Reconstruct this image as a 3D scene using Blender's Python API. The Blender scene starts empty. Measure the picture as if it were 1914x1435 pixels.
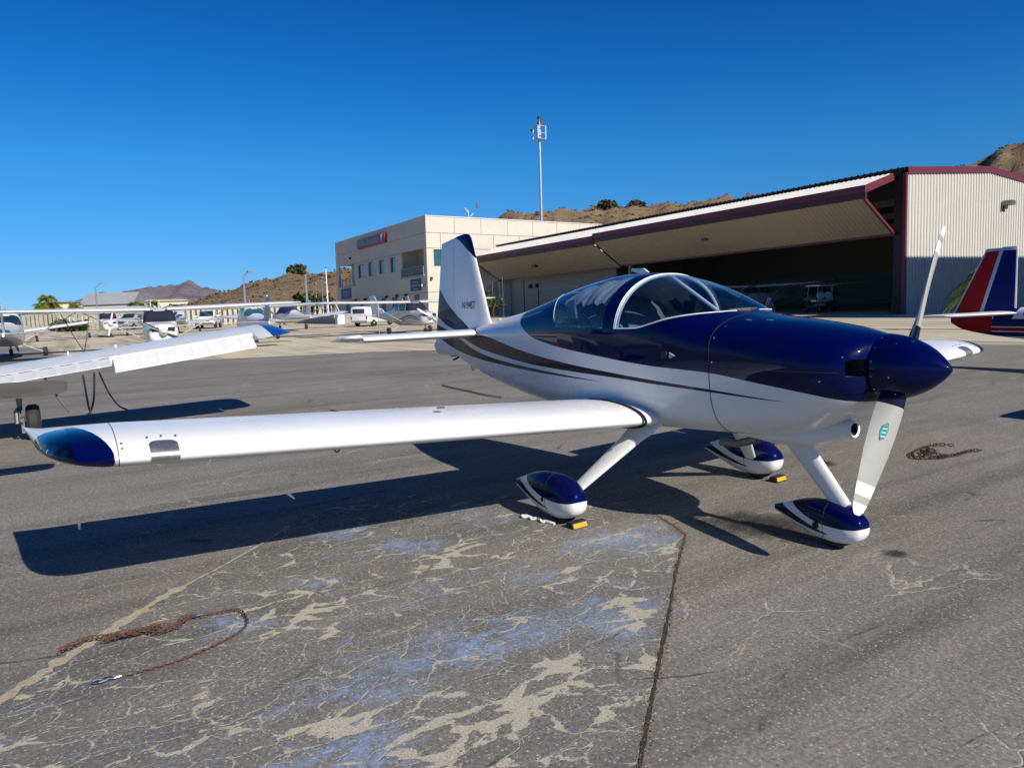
import bpy, bmesh, math, random
import numpy as np
from mathutils import Matrix, Vector
sc = bpy.context.scene
R = math.radians
rng = random.Random(7)
COL = sc.collection

# ------------------------------------------------------------------ camera
CAM = np.array([3.94696, -4.09176, 1.61475])
YAW, PITCH, ROLL = 2.594146, -0.111207, -0.036694
cf = np.array([math.cos(YAW)*math.cos(PITCH), math.sin(YAW)*math.cos(PITCH), math.sin(PITCH)])
cr = np.cross(cf, [0, 0, 1]); cr /= np.linalg.norm(cr)
cu = np.cross(cr, cf)
cr, cu = cr*math.cos(ROLL)+cu*math.sin(ROLL), -cr*math.sin(ROLL)+cu*math.cos(ROLL)
cam = bpy.data.cameras.new('camera')
cam.sensor_fit = 'HORIZONTAL'; cam.sensor_width = 36; cam.lens = 36*1391.95/1914
cam.clip_start = .05; cam.clip_end = 30000
camo = bpy.data.objects.new('camera', cam); COL.objects.link(camo)
camo.matrix_world = Matrix(((cr[0], cu[0], -cf[0], CAM[0]), (cr[1], cu[1], -cf[1], CAM[1]),
                            (cr[2], cu[2], -cf[2], CAM[2]), (0, 0, 0, 1)))
sc.camera = camo
FDIR = np.array([math.cos(YAW), math.sin(YAW), 0.]); RDIR = np.array([math.sin(YAW), -math.cos(YAW), 0.])

# ------------------------------------------------------------------ sky, sun, exposure
SUN_AZ, SUN_EL = R(7.4), R(33.3)
w = bpy.data.worlds.new('World'); sc.world = w; w.use_nodes = True
nt = w.node_tree; nt.nodes.clear()
sky = nt.nodes.new('ShaderNodeTexSky'); sky.sky_type = 'NISHITA'; sky.sun_disc = False
sky.sun_elevation = SUN_EL; sky.sun_rotation = math.pi/2-SUN_AZ
sky.altitude = 2000; sky.air_density = 1.0; sky.dust_density = 0.0; sky.ozone_density = 6.0
geo = nt.nodes.new('ShaderNodeTexCoord'); sep = nt.nodes.new('ShaderNodeSeparateXYZ')
ramp = nt.nodes.new('ShaderNodeValToRGB'); mul = nt.nodes.new('ShaderNodeMix'); mul.data_type = 'RGBA'; mul.blend_type = 'MULTIPLY'; mul.inputs[0].default_value = 1
stops = [(0, (.30, .53, .86)), (.038, (.28, .53, .80)), (.108, (.245, .63, .86)), (.179, (.18, .70, .95)), (.272, (.08, .59, 1.0)), (.36, (.05, .51, .93)), (.6, (.04, .43, .86)), (1, (.035, .39, .82))]
el = ramp.color_ramp.elements
el[0].position, el[0].color = stops[0][0], (*stops[0][1], 1); el[1].position, el[1].color = 1, (*stops[-1][1], 1)
for p, c in stops[1:-1]:
    q = el.new(p); q.color = (*c, 1)
bg = nt.nodes.new('ShaderNodeBackground'); bg.inputs['Strength'].default_value = 0.095
out = nt.nodes.new('ShaderNodeOutputWorld')
nt.links.new(geo.outputs['Generated'], sep.inputs[0]); nt.links.new(sep.outputs[2], ramp.inputs[0])
nt.links.new(sky.outputs[0], mul.inputs[6]); nt.links.new(ramp.outputs[0], mul.inputs[7])
nt.links.new(mul.outputs[2], bg.inputs[0]); nt.links.new(bg.outputs[0], out.inputs[0])
sun = bpy.data.lights.new('sun', 'SUN'); sun.energy = 5.0; sun.angle = R(.53); sun.color = (1, .945, .86)
suno = bpy.data.objects.new('sun', sun); COL.objects.link(suno)
sd = Vector((math.cos(SUN_AZ)*math.cos(SUN_EL), math.sin(SUN_AZ)*math.cos(SUN_EL), math.sin(SUN_EL)))
suno.rotation_euler = sd.to_track_quat('Z', 'Y').to_euler(); suno.location = (30, 0, 40)
vs = sc.view_settings; vs.view_transform = 'Standard'; vs.look = 'None'; vs.gamma = 1; vs.use_curve_mapping = False
vs.exposure = 0.25
sc.render.engine = 'CYCLES'
sc.cycles.max_bounces = 8; sc.cycles.transparent_max_bounces = 12

# ------------------------------------------------------------------ helpers
def V3(*a): return np.array(a, float)

class MB:
    """collects vertices / faces with material slots"""
    def __init__(s): s.v = []; s.f = []; s.m = []
    def add(s, vs, fs, m=0):
        o = len(s.v); s.v.extend([tuple(map(float, p)) for p in vs])
        for f in fs: s.f.append(tuple(i+o for i in f)); s.m.append(m)
        return s
    def box(s, c, d, m=0, rot=None):
        hx, hy, hz = d[0]/2, d[1]/2, d[2]/2
        P = np.array([(x, y, z) for x in (-hx, hx) for y in (-hy, hy) for z in (-hz, hz)])
        if rot is not None: P = P@np.array(rot).T
        return s.add(P+np.array(c), [(0, 1, 3, 2), (4, 6, 7, 5), (0, 4, 5, 1), (2, 3, 7, 6), (0, 2, 6, 4), (1, 5, 7, 3)], m)
    def bx(s, x0, x1, y0, y1, z0, z1, m=0):
        return s.box(((x0+x1)/2, (y0+y1)/2, (z0+z1)/2), (abs(x1-x0), abs(y1-y0), abs(z1-z0)), m)
    def loft(s, secs, m=0, cap=True, closed=True):
        n = len(secs[0]); vs = [p for S in secs for p in S]; fs = []
        for i in range(len(secs)-1):
            for j in range(n if closed else n-1):
                k = (j+1) % n
                fs.append((i*n+j, i*n+k, (i+1)*n+k, (i+1)*n+j))
        if cap:
            fs.append(tuple(range(n-1, -1, -1))); b = (len(secs)-1)*n; fs.append(tuple(range(b, b+n)))
        return s.add(vs, fs, m)
    def tube(s, path, r, n=8, m=0, cap=True):
        path = [np.array(p, float) for p in path]
        rs = r if isinstance(r, (list, tuple)) else [r]*len(path)
        secs = []; prev = None
        for i, p in enumerate(path):
            t = path[min(i+1, len(path)-1)]-path[max(i-1, 0)]
            L = np.linalg.norm(t); t = t/L if L > 1e-9 else V3(0, 0, 1)
            if prev is None:
                a = V3(0, 0, 1) if abs(t[2]) < .9 else V3(1, 0, 0)
                u = np.cross(t, a)
            else: u = prev-t*(prev@t)
            u /= np.linalg.norm(u); prev = u; v = np.cross(t, u)
            q = rs[i]; q = q if isinstance(q, (list, tuple)) else (q, q)
            secs.append([p+u*q[0]*math.cos(2*math.pi*k/n)+v*q[1]*math.sin(2*math.pi*k/n) for k in range(n)])
        return s.loft(secs, m, cap)
    def cyl(s, p0, p1, r, n=12, m=0): return s.tube([p0, p1], r, n, m)
    def lathe(s, prof, o=(0, 0, 0), axis='x', n=24, m=0, cap=True):
        secs = []
        for a, r in prof:
            ring = []
            for k in range(n):
                c, q = math.cos(2*math.pi*k/n)*r, math.sin(2*math.pi*k/n)*r
                p = {'x': (a, c, q), 'y': (q, a, c), 'z': (c, q, a)}[axis]
                ring.append(np.array(p)+np.array(o))
            secs.append(ring)
        return s.loft(secs, m, cap)
    def poly(s, pts, thick, nrm, m=0):
        """flat polygon given thickness along nrm (solid)"""
        P = np.array(pts, float); q = np.array(nrm, float)*thick/2; n = len(P)
        fs = [tuple(range(n)), tuple(range(2*n-1, n-1, -1))]+[(i, i+n, (i+1) % n+n, (i+1) % n) for i in range(n)]
        return s.add(list(P+q)+list(P-q), fs, m)
    def build(s, name, mats, parent=None, angle=35, loc=None):
        me = bpy.data.meshes.new(name)
        me.from_pydata(s.v, [], s.f)
        mats = mats if isinstance(mats, (list, tuple)) else [mats]
        for q in mats: me.materials.append(q)
        if len(mats) > 1: me.polygons.foreach_set('material_index', s.m)
        bm = bmesh.new(); bm.from_mesh(me); bmesh.ops.recalc_face_normals(bm, faces=bm.faces); bm.to_mesh(me); bm.free()
        if angle:
            me.polygons.foreach_set('use_smooth', [True]*len(me.polygons))
            me.set_sharp_from_angle(angle=R(angle))
        me.update()
        return link(name, me, parent, loc)

def link(name, me, parent=None, loc=None):
    o = bpy.data.objects.new(name, me); COL.objects.link(o)
    if parent is not None: o.parent = parent
    if loc is not None: o.location = loc
    return o
def thing(name, label, cat, loc=(0, 0, 0), rz=0, group=None):
    o = bpy.data.objects.new(name, None); COL.objects.link(o)
    o.empty_display_size = .3
    o.location = loc; o.rotation_euler = (0, 0, rz)
    return tag(o, label, cat, group)
def tag(o, label, cat, group=None):
    o['label'] = label; o['category'] = cat
    if group: o['group'] = group
    return o
def struct(o): o['kind'] = 'structure'; return o
def stuff(o): o['kind'] = 'stuff'; return o
def copy_tree(o, parent=None):
    c = o.copy(); COL.objects.link(c); c.parent = parent
    for ch in list(o.children): copy_tree(ch, c)
    return c

def pchip(xs, ys):
    xs = np.array(xs, float); ys = np.array(ys, float)
    if xs[0] > xs[-1]: xs, ys = xs[::-1], ys[::-1]
    h = np.diff(xs); d = np.diff(ys)/h; m = np.zeros_like(ys)
    for i in range(1, len(xs)-1):
        if d[i-1]*d[i] > 0:
            w1, w2 = 2*h[i]+h[i-1], h[i]+2*h[i-1]
            m[i] = (w1+w2)/(w1/d[i-1]+w2/d[i])
    m[0], m[-1] = d[0], d[-1]
    def f(x):
        x = np.asarray(x, float); i = np.clip(np.searchsorted(xs, x)-1, 0, len(xs)-2)
        t = (np.clip(x, xs[0], xs[-1])-xs[i])/h[i]
        return ((1+2*t)*(1-t)**2*ys[i]+t*(1-t)**2*h[i]*m[i]+t*t*(3-2*t)*ys[i+1]+t*t*(t-1)*h[i]*m[i+1])
    return f

def cut(V, F, f):
    """split every face along f = 0 (V array, F tuples)"""
    val = f(V[:, 0], V[:, 1], V[:, 2]).copy(); val[np.abs(val) < 1e-7] = 1e-7
    V = [tuple(p) for p in V]; edge = {}; out = []
    def mid(a, b):
        k = (min(a, b), max(a, b))
        if k not in edge:
            t = val[a]/(val[a]-val[b]); p, q = V[a], V[b]
            V.append(tuple(p[i]+(q[i]-p[i])*t for i in range(3))); edge[k] = len(V)-1
        return edge[k]
    for fc in F:
        sg = [val[i] > 0 for i in fc]
        if all(sg) or not any(sg): out.append(fc); continue
        A, B = [], []; n = len(fc)
        for i in range(n):
            a, b = fc[i], fc[(i+1) % n]
            (A if sg[i] else B).append(a)
            if sg[i] != sg[(i+1) % n]:
                q = mid(a, b); A.append(q); B.append(q)
        for P in (A, B):
            if len(P) > 2: out.append(tuple(P))
    return np.array(V), out
def centroids(V, F): return np.array([V[list(f)].mean(0) for f in F])
def part_from(V, F, sel, mat_idx, name, mats, parent, angle=35, thick=0):
    mb = MB(); mp = {}
    for k, fc in enumerate(F):
        if not sel[k]: continue
        g = []
        for i in fc:
            if i not in mp: mp[i] = len(mb.v); mb.v.append(tuple(V[i]))
            g.append(mp[i])
        mb.f.append(tuple(g)); mb.m.append(int(mat_idx[k]) if mat_idx is not None else 0)
    if not mb.f: return None
    return mb.build(name, mats, parent, angle)

def superell(w, zb, zm, zt, nl, nu, n, hw=None):
    """closed section in (y, z)"""
    out = []
    for k in range(n):
        a = 2*math.pi*(k+.5)/n
        c, s = math.cos(a), math.sin(a)
        e = nu if s >= 0 else nl
        y = w*math.copysign(abs(c)**(2/e), c)
        z = zm+((zt-zm) if s >= 0 else (zm-zb))*math.copysign(abs(s)**(2/e), s)
        out.append((y, z))
    return out

def airfoil(n=14, t=.13, camber=.015, c0=0., c1=1.):
    """closed loop of (chord fraction, height/chord), upper TE -> LE -> lower TE, restricted to c0..c1"""
    def yt(x): return 5*t*(.2969*math.sqrt(max(x, 0))-.1260*x-.3516*x*x+.2843*x**3-.1030*x**4)
    def yc(x): return camber*(1-((x-.4)/(.4 if x < .4 else .6))**2)
    xs = [c0+(c1-c0)*(.5-.5*math.cos(math.pi*i/n)) if c0 == 0 and c1 > .99 else c0+(c1-c0)*(1-math.cos(.5*math.pi*i/n) if c0 == 0 else i/n) for i in range(n+1)]
    up = [(x, yc(x)+yt(x)) for x in xs[::-1]]; lo = [(x, yc(x)-yt(x)) for x in xs]
    return up+(lo[1:] if c0 == 0 else lo)

def text_geo(s, height, shear=0, bold=0, width=1.0):
    """flat lettering as (verts Nx2, faces); origin bottom-left"""
    cu_ = bpy.data.curves.new('lettering', 'FONT'); cu_.body = s; cu_.size = 1; cu_.shear = shear; cu_.offset = bold; cu_.resolution_u = 3
    o = bpy.data.objects.new('lettering_source', cu_); COL.objects.link(o)
    dg = bpy.context.evaluated_depsgraph_get(); me = bpy.data.meshes.new_from_object(o.evaluated_get(dg))
    P = np.array([v.co[:2] for v in me.vertices]); F = [tuple(p.vertices) for p in me.polygons]
    bpy.data.objects.remove(o); bpy.data.curves.remove(cu_); bpy.data.meshes.remove(me)
    P = P-P.min(0); k = height/P[:, 1].max(); P = P*k; P[:, 0] *= width
    return P, F

# ------------------------------------------------------------------ materials
def mat(name, col, rough=.5, metal=0., coat=0., spec=.5, noise=0, nscale=8, bump=0, bscale=60, alpha=None, emis=None, coatr=.03):
    m = bpy.data.materials.new(name); m.use_nodes = True
    nt = m.node_tree; b = nt.nodes['Principled BSDF']
    b.inputs['Base Color'].default_value = (*col, 1); b.inputs['Roughness'].default_value = rough
    b.inputs['Metallic'].default_value = metal; b.inputs['Coat Weight'].default_value = coat
    b.inputs['Coat Roughness'].default_value = coatr; b.inputs['Specular IOR Level'].default_value = spec
    if noise:
        tc = nt.nodes.new('ShaderNodeTexCoord'); n = nt.nodes.new('ShaderNodeTexNoise')
        n.inputs['Scale'].default_value = nscale; n.inputs['Detail'].default_value = 6; n.inputs['Roughness'].default_value = .65
        nt.links.new(tc.outputs['Object'], n.inputs['Vector'])
        r = nt.nodes.new('ShaderNodeMapRange'); r.inputs[1].default_value = .25; r.inputs[2].default_value = .75
        r.inputs[3].default_value = 1-noise; r.inputs[4].default_value = 1+noise*.6
        nt.links.new(n.outputs[0], r.inputs[0])
        mx = nt.nodes.new('ShaderNodeVectorMath'); mx.operation = 'SCALE'; mx.inputs[0].default_value = col
        nt.links.new(r.outputs[0], mx.inputs['Scale']); nt.links.new(mx.outputs[0], b.inputs['Base Color'])
        r2 = nt.nodes.new('ShaderNodeMapRange'); r2.inputs[3].default_value = max(rough-.08, .02); r2.inputs[4].default_value = min(rough+.1, 1)
        nt.links.new(n.outputs[0], r2.inputs[0]); nt.links.new(r2.outputs[0], b.inputs['Roughness'])
    if bump:
        tc = nt.nodes.new('ShaderNodeTexCoord'); n = nt.nodes.new('ShaderNodeTexNoise'); n.inputs['Scale'].default_value = bscale; n.inputs['Detail'].default_value = 4
        bp = nt.nodes.new('ShaderNodeBump'); bp.inputs['Strength'].default_value = bump; bp.inputs['Distance'].default_value = .01
        nt.links.new(tc.outputs['Object'], n.inputs['Vector']); nt.links.new(n.outputs[0], bp.inputs['Height']); nt.links.new(bp.outputs[0], b.inputs['Normal'])
    return m
def glass_mat(name, tint=(.75, .85, .9), rough=0.0, ior=1.5, gain=1.0):
    m = bpy.data.materials.new(name); m.use_nodes = True; nt = m.node_tree; nt.nodes.clear()
    t = nt.nodes.new('ShaderNodeBsdfTransparent'); t.inputs[0].default_value = (*tint, 1)
    g = nt.nodes.new('ShaderNodeBsdfGlossy'); g.inputs['Roughness'].default_value = rough
    fr = nt.nodes.new('ShaderNodeFresnel'); ge = nt.nodes.new('ShaderNodeNewGeometry'); mr = nt.nodes.new('ShaderNodeMapRange'); mr.inputs[3].default_value = ior; mr.inputs[4].default_value = 1/ior
    nt.links.new(ge.outputs['Backfacing'], mr.inputs[0]); nt.links.new(mr.outputs[0], fr.inputs[0])
    mm = nt.nodes.new('ShaderNodeMath'); mm.operation = 'MULTIPLY'; mm.inputs[1].default_value = gain; mm.use_clamp = True
    mx = nt.nodes.new('ShaderNodeMixShader'); o = nt.nodes.new('ShaderNodeOutputMaterial')
    nt.links.new(fr.outputs[0], mm.inputs[0]); nt.links.new(mm.outputs[0], mx.inputs[0])
    nt.links.new(t.outputs[0], mx.inputs[1]); nt.links.new(g.outputs[0], mx.inputs[2]); nt.links.new(mx.outputs[0], o.inputs[0])
    return m
M = {}
M['white'] = mat('white_paint', (.77, .765, .745), .28, spec=.35, coat=.25, noise=.04, nscale=3)
M['navy'] = mat('navy_paint', (.0004, .0022, .048), .3, metal=0, coat=.5, spec=.02, noise=.08, nscale=2)
M['char'] = mat('charcoal_paint', (.009, .010, .026), .3, coat=.35, spec=.08)
M['bgwhite'] = mat('aged_white_paint', (.66, .66, .64), .35, coat=.3, noise=.08, nscale=4)
M['grey'] = mat('light_grey_paint', (.42, .43, .42), .35, coat=.2)
M['prop'] = mat('propeller_grey', (.35, .35, .315), .38, noise=.05, nscale=12)
M['steel'] = mat('bare_metal', (.62, .62, .60), .25, metal=1, noise=.15, nscale=25)
M['dsteel'] = mat('dull_metal', (.22, .22, .22), .45, metal=.8)
M['black'] = mat('black_rubber', (.018, .018, .018), .75)
M['dark'] = mat('dark_interior', (.045, .047, .052), .7)
M['gap'] = mat('panel_gap', (.012, .012, .014), .8)
M['seat'] = mat('grey_upholstery', (.16, .155, .15), .85, noise=.2, nscale=20)
M['fabric'] = mat('grey_sunshade_fabric', (.42, .40, .38), .9, noise=.15, nscale=30, bump=.4)
M['glass'] = glass_mat('canopy_glass', (.62, .76, .86), gain=1.5)
M['lens'] = glass_mat('tip_light_lens', (.07, .17, .28), gain=1.5)
M['clear'] = glass_mat('clear_lens', (.9, .93, .95))
M['tglass'] = mat('tinted_window', (.012, .03, .04), .05, coat=.5)
M['skyglass'] = mat('blue_window', (.03, .10, .13), .06, coat=.6)
M['rust'] = mat('rusty_iron', (.115, .055, .036), .85, noise=.5, nscale=60, bump=.6)
M['lightmetal'] = mat('satin_metal', (.55, .54, .51), .38, metal=.9, noise=.25, nscale=30); M['drust'] = mat('dark_rusty_iron', (.05, .028, .020), .9, noise=.5, nscale=60, bump=.6); M['galv'] = mat('galvanised_steel', (.55, .55, .54), .35, metal=.8, noise=.15)
M['yellow'] = mat('yellow_rubber', (.62, .33, .012), .5, noise=.2, nscale=30)
M['rope'] = mat('white_rope', (.72, .70, .66), .9, bump=.6, bscale=120)
M['red'] = mat('red_paint', (.30, .0015, .0015), .4, spec=.2)
M['blue'] = mat('blue_paint', (.001, .003, .10), .4, spec=.2)
M['tipblue'] = mat('bright_blue_paint', (.006, .055, .24), .35, coat=.4)
M['decal'] = mat('black_decal', (.012, .013, .018), .45)
M['teal'] = mat('teal_decal', (.02, .30, .29), .5)
M['wstrip'] = mat('white_decal', (.85, .85, .82), .35)
# ================================================================== the blue and white low-wing aeroplane
HERO = thing('light_aircraft', 'glossy navy and white low-wing two-seat aeroplane with pointed spinner, chocked in the foreground', 'aeroplane')
SX = [-3.98, -3.8, -3.3, -2.8, -2.3, -1.8, -1.3, -.9, -.6, -.3, 0, .3, .5, .7, .9, 1.1, 1.25, 1.34, 1.39, 1.41]
fw = pchip(SX, [.05, .08, .165, .245, .325, .405, .485, .535, .555, .56, .55, .52, .495, .475, .452, .42, .375, .325, .255, .20])
fzb = pchip([-3.98, -3.6, -2.9, -2.03, -1.3, -.9, -.3, .1, .5, .7, .9, 1.0, 1.1, 1.2, 1.3, 1.38, 1.41],
            [.985, .895, .77, .675, .638, .63, .632, .645, .66, .665, .70, .73, .775, .83, .895, .95, .975])
fzt = pchip([-3.98, -3.4, -3.13, -2.68, -2.27, -1.81, -1.4, -1.02, -.748, -.483, -.148, .065, .265, .408, .588, .919, 1.215, 1.36, 1.41],
            [1.30, 1.335, 1.372, 1.448, 1.511, 1.607, 1.703, 1.767, 1.794, 1.79, 1.729, 1.658, 1.565, 1.492, 1.459, 1.424, 1.38, 1.345, 1.325])
fzm = pchip([-3.98, -3, -2, -1, 0, .5, .9, 1.2, 1.41], [1.22, 1.24, 1.27, 1.31, 1.31, 1.24, 1.18, 1.155, 1.15])
fnl = pchip([-3.98, -2, -.5, .5, 1.0, 1.41], [3.0, 3.6, 4.4, 3.4, 2.5, 2.2])
fnu = pchip([-3.98, -2, -1, .3, .6, 1.41], [2.2, 2.2, 2.15, 2.2, 2.5, 2.3])
def surf_y(x, z):
    x = float(x); zm = float(fzm(x)); up = z >= zm
    q = (z-zm)/(float(fzt(x))-zm) if up else (zm-z)/(zm-float(fzb(x)))
    e = float(fnu(x) if up else fnl(x))
    return float(fw(x))*max(0, 1-min(q, 1)**e)**(1/e)
NS = 72
xs = np.concatenate([np.linspace(-3.98, -1.8, 40, endpoint=False), np.linspace(-1.8, .505, 66, endpoint=False),
                     np.linspace(.505, 1.15, 22, endpoint=False), 1.15+.26*(np.sin(np.linspace(0, math.pi/2, 18)))])
GV = []; GF = []
for x in xs:
    GV += [(x, y, z) for y, z in superell(float(fw(x)), float(fzb(x)), float(fzm(x)), float(fzt(x)), float(fnl(x)), float(fnu(x)), NS)]
for i in range(len(xs)-1):
    for j in range(NS):
        k = (j+1) % NS; GF.append((i*NS+j, (i+1)*NS+j, (i+1)*NS+k, i*NS+k))
b0 = (len(xs)-1)*NS
GF.append(tuple(range(b0, b0+NS))); GF.append(tuple(range(NS-1, -1, -1)))
GV = np.array(GV)
# paint lines
gblue = pchip([-2.16, -2.13, -2.08, -1.93, -1.66, -1.3, -.68, 0, .5, .84, 1.15, 1.39, 1.5], [1.75, 1.56, 1.45, 1.36, 1.275, 1.227, 1.177, 1.125, 1.102, 1.06, 1.015, .955, .93])
aup = pchip([-5, -3.6, -3.35, -3.076, -2.728, -2.187, -1.656, -.397, .235, .505, .871, 1.03, 1.5], [1.9, 1.5, 1.34, 1.274, 1.24, 1.173, 1.124, 1.05, 1.011, .993, .965, .952, .90])
alo = pchip([-4.7, -4.0, -3.581, -3.038, -2.462, -1.662, -.482, .234, .505, .871, 1.03, 1.5], [1.46, 1.30, 1.208, 1.114, 1.07, 1.049-.018, 1.018, .988, .975, .957, .952, .95])
bup = pchip([-4.7, -4.0, -3.713, -3.356, -2.75, -2.203, -1.666, -.551, 0], [1.40, 1.25, 1.192, 1.112, 1.038, 1.009, .997, .974, .95])
blo = pchip([-4.7, -4.3, -4.045, -3.367, -2.756, -1.668, -.551, 0], [1.25, 1.15, 1.082, 1.016, .985, .968, .974, .98])
zlow = pchip([-5, -.4, -.15, 0, .17, .3, .46, 1], [1.378, 1.383, 1.388, 1.42, 1.462, 1.482, 1.497, 1.6])
xrear = pchip([1.3, 1.37, 1.45, 1.55, 1.62, 1.70, 1.80], [-1.19, -1.20, -1.28, -1.36, -1.45, -1.62, -1.75])
def inlet(x, y, z): return np.where(x > 1.12, 1-(np.abs(np.abs(y)-.242)/.066)**4-(np.abs(z-1.165)/.050)**4, -1.)
CUTS = [lambda x, y, z: z-gblue(x), lambda x, y, z: aup(x)-z, lambda x, y, z: z-alo(x), lambda x, y, z: bup(x)-z, lambda x, y, z: z-blo(x),
        lambda x, y, z: x+.38, lambda x, y, z: x+.52, lambda x, y, z: np.where((x > -1.9) & (x < .6), z-zlow(x), -1.),
        lambda x, y, z: np.where(z > 1.3, x-xrear(z), -1.), inlet]
for c in CUTS: GV, GF = cut(GV, GF, c)
cc = centroids(GV, GF); x, y, z = cc.T
blue = z > gblue(x)
A_ = (z < aup(x)) & (z > alo(x)) & (x < 1.03); B_ = (z < bup(x)) & (z > blo(x)) & (x < -.551)
midx = np.where(blue, 1, np.where(A_ | B_, 2, 0))
front = (x > -.38) & (x < .6) & (z > zlow(x)); rear = (x < -.52) & (x > -1.9) & (z > 1.378) & (x > xrear(z))
hole = inlet(x, y, z) > 0
paints = [M['white'], M['navy'], M['char'], M['gap']]
skin = ~front & ~rear & ~hole
FUS = part_from(GV, GF, skin & (x < .505), midx, 'fuselage', paints, HERO, 40)
COWL = part_from(GV, GF, skin & (x >= .505), midx, 'engine_cowling', paints, HERO, 40)
WS = part_from(GV, GF, front, None, 'windscreen', [M['glass']], HERO, 60)
RW = part_from(GV, GF, rear, None, 'rear_window', [M['glass']], HERO, 60)
# cooling inlets : dark duct behind each opening
for s in (-1, 1):
    mb = MB(); ring = []
    for k in range(20):
        a = 2*math.pi*k/20; c, q = math.cos(a), math.sin(a)
        ring.append((0.242+.07*math.copysign(abs(c)**.5, c), 1.165+.054*math.copysign(abs(q)**.5, q)))
    mb.loft([[(1.385-.12*max(0, (yy-.242)/.07+.2), s*yy, zz) for yy, zz in ring], [(1.15, s*(.2+(yy-.242)*.8), zz) for yy, zz in ring]], 0, cap=False)
    mb.add([(1.16, s*(.2+(yy-.242)*.8), zz) for yy, zz in ring], [tuple(range(20))], 0)
    d = mb.build('cooling_inlet', [M['dark']], COWL, 60)
    m2 = MB(); m2.lathe([(1.20, .05), (1.26, .05), (1.27, .03)], (0, s*.23, 1.16), 'x', 12); m2.build('oil_cooler', [M['dsteel']], COWL)
# seam between cowling and fuselage, top seam of cowling halves
mb = MB()
ring = [np.array((.505, yy*1.002, zz)) for yy, zz in superell(float(fw(.505)), float(fzb(.505)), float(fzm(.505)), float(fzt(.505)), float(fnl(.505)), float(fnu(.505)), 60)]
mb.tube(ring+[ring[0]], .0028, 5); mb.build('cowling_seam', [M['gap']], COWL)
for s in (-1, 1):
    mb = MB(); P = [(xx, s*(surf_y(xx, 1.14)+.0005), 1.14) for xx in np.linspace(.52, 1.33, 20)]
    mb.tube(P, .0022, 5); mb.build('cowling_seam', [M['gap']], COWL)
def screw(parent, p, nrm, r=.006, m='steel'):
    p = np.array(p, float); nrm = np.array(nrm, float); nrm /= np.linalg.norm(nrm)
    mb = MB(); mb.tube([p-nrm*.002, p+nrm*.0015, p+nrm*.003], [r, r, r*.5], 8); return mb.build('screw', [M[m]], parent)
for xx, zz in ((.53, 1.175), (.53, 1.33), (.55, 1.40), (1.24, 1.09), (1.34, 1.23)):
    for s in (-1, 1): screw(COWL, (xx, s*surf_y(xx, zz), zz), (0.05, s, .25), .007)
for xx, yy in ((.62, .25), (.74, .19), (.62, -.25), (.74, -.19)):
    zz = float(fzm(xx))+(float(fzt(xx))-float(fzm(xx)))*(1-(abs(yy)/float(fw(xx)))**float(fnu(xx)))**(1/float(fnu(xx)))
    mb = MB(); mb.box((xx, yy, zz+.001), (.045, .012, .005)); mb.build('cowl_latch', [M['steel']], COWL)
# fuselage small things
mb = MB(); mb.box((.14, -surf_y(.14, 1.21)-.004, 1.205), (.05, .012, .05)); mb.build('step_vent', [M['gap']], FUS)
mb = MB(); mb.poly([(.19, -surf_y(.2, 1.21)-.006, 1.225), (.19, -surf_y(.2, 1.21)-.006, 1.185), (.235, -surf_y(.2, 1.21)-.002, 1.205)], .012, (0, 1, 0)); mb.build('naca_vent', [M['grey']], FUS)
mb = MB(); mb.poly([(-.60, 0, 1.80), (-.66, 0, 1.835), (-.80, 0, 1.84), (-.80, 0, 1.82), (-.70, 0, 1.79)], .02, (0, 1, 0)); mb.build('antenna', [M['bgwhite']], FUS)
mb = MB(); mb.lathe([(-3.02, .004), (-2.99, .02), (-2.95, .02), (-2.92, .004)], (0, 0, 1.41), 'x', 10); mb.build('antenna', [M['white']], FUS)
# canopy frame: white edge along the arch and the sill of the windscreen, inner roll bar and brace
def arch(xx, z0, k=1.0, off=0, n=28):
    zm, zt, ww, e = float(fzm(xx)), float(fzt(xx)), float(fw(xx)), float(fnu(xx)); P = []
    a0 = math.asin(min(1, ((z0-zm)/(zt-zm)))**(e/2)) if z0 > zm else 0
    for i in range(n+1):
        a = a0+(math.pi-2*a0)*i/n; c, s = math.cos(a), math.sin(a)
        P.append(V3(xx, (ww*k+off)*math.copysign(abs(c)**(2/e), c), zm+(zt-zm)*k*abs(s)**(2/e)))
    return P
mb = MB(); mb.tube(arch(-.376, 1.385, 1, .002), .0035, 8)
for s in (-1, 1): mb.tube([(xx, s*(surf_y(xx, float(zlow(xx)))+.002), float(zlow(xx))) for xx in np.linspace(-.376, .40, 26)], .005, 6)
mb.build('canopy_frame', [M['white']], HERO)
mb = MB(); mb.tube(arch(-.362, 1.38, .980), .015, 10); mb.tube([(-.362, 0, 1.765), (.10, .02, 1.49)], .014, 10)
mb.build('roll_bar', [M['white']], HERO)
mb = MB(); zz = np.linspace(1.385, 1.69, 16)
for s in (-1, 1): mb.tube([(float(xrear(q)), s*(surf_y(float(xrear(q)), q)+.001), q) for q in zz], .004, 6)
mb.build('rear_window_trim', [M['grey']], HERO)
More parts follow.
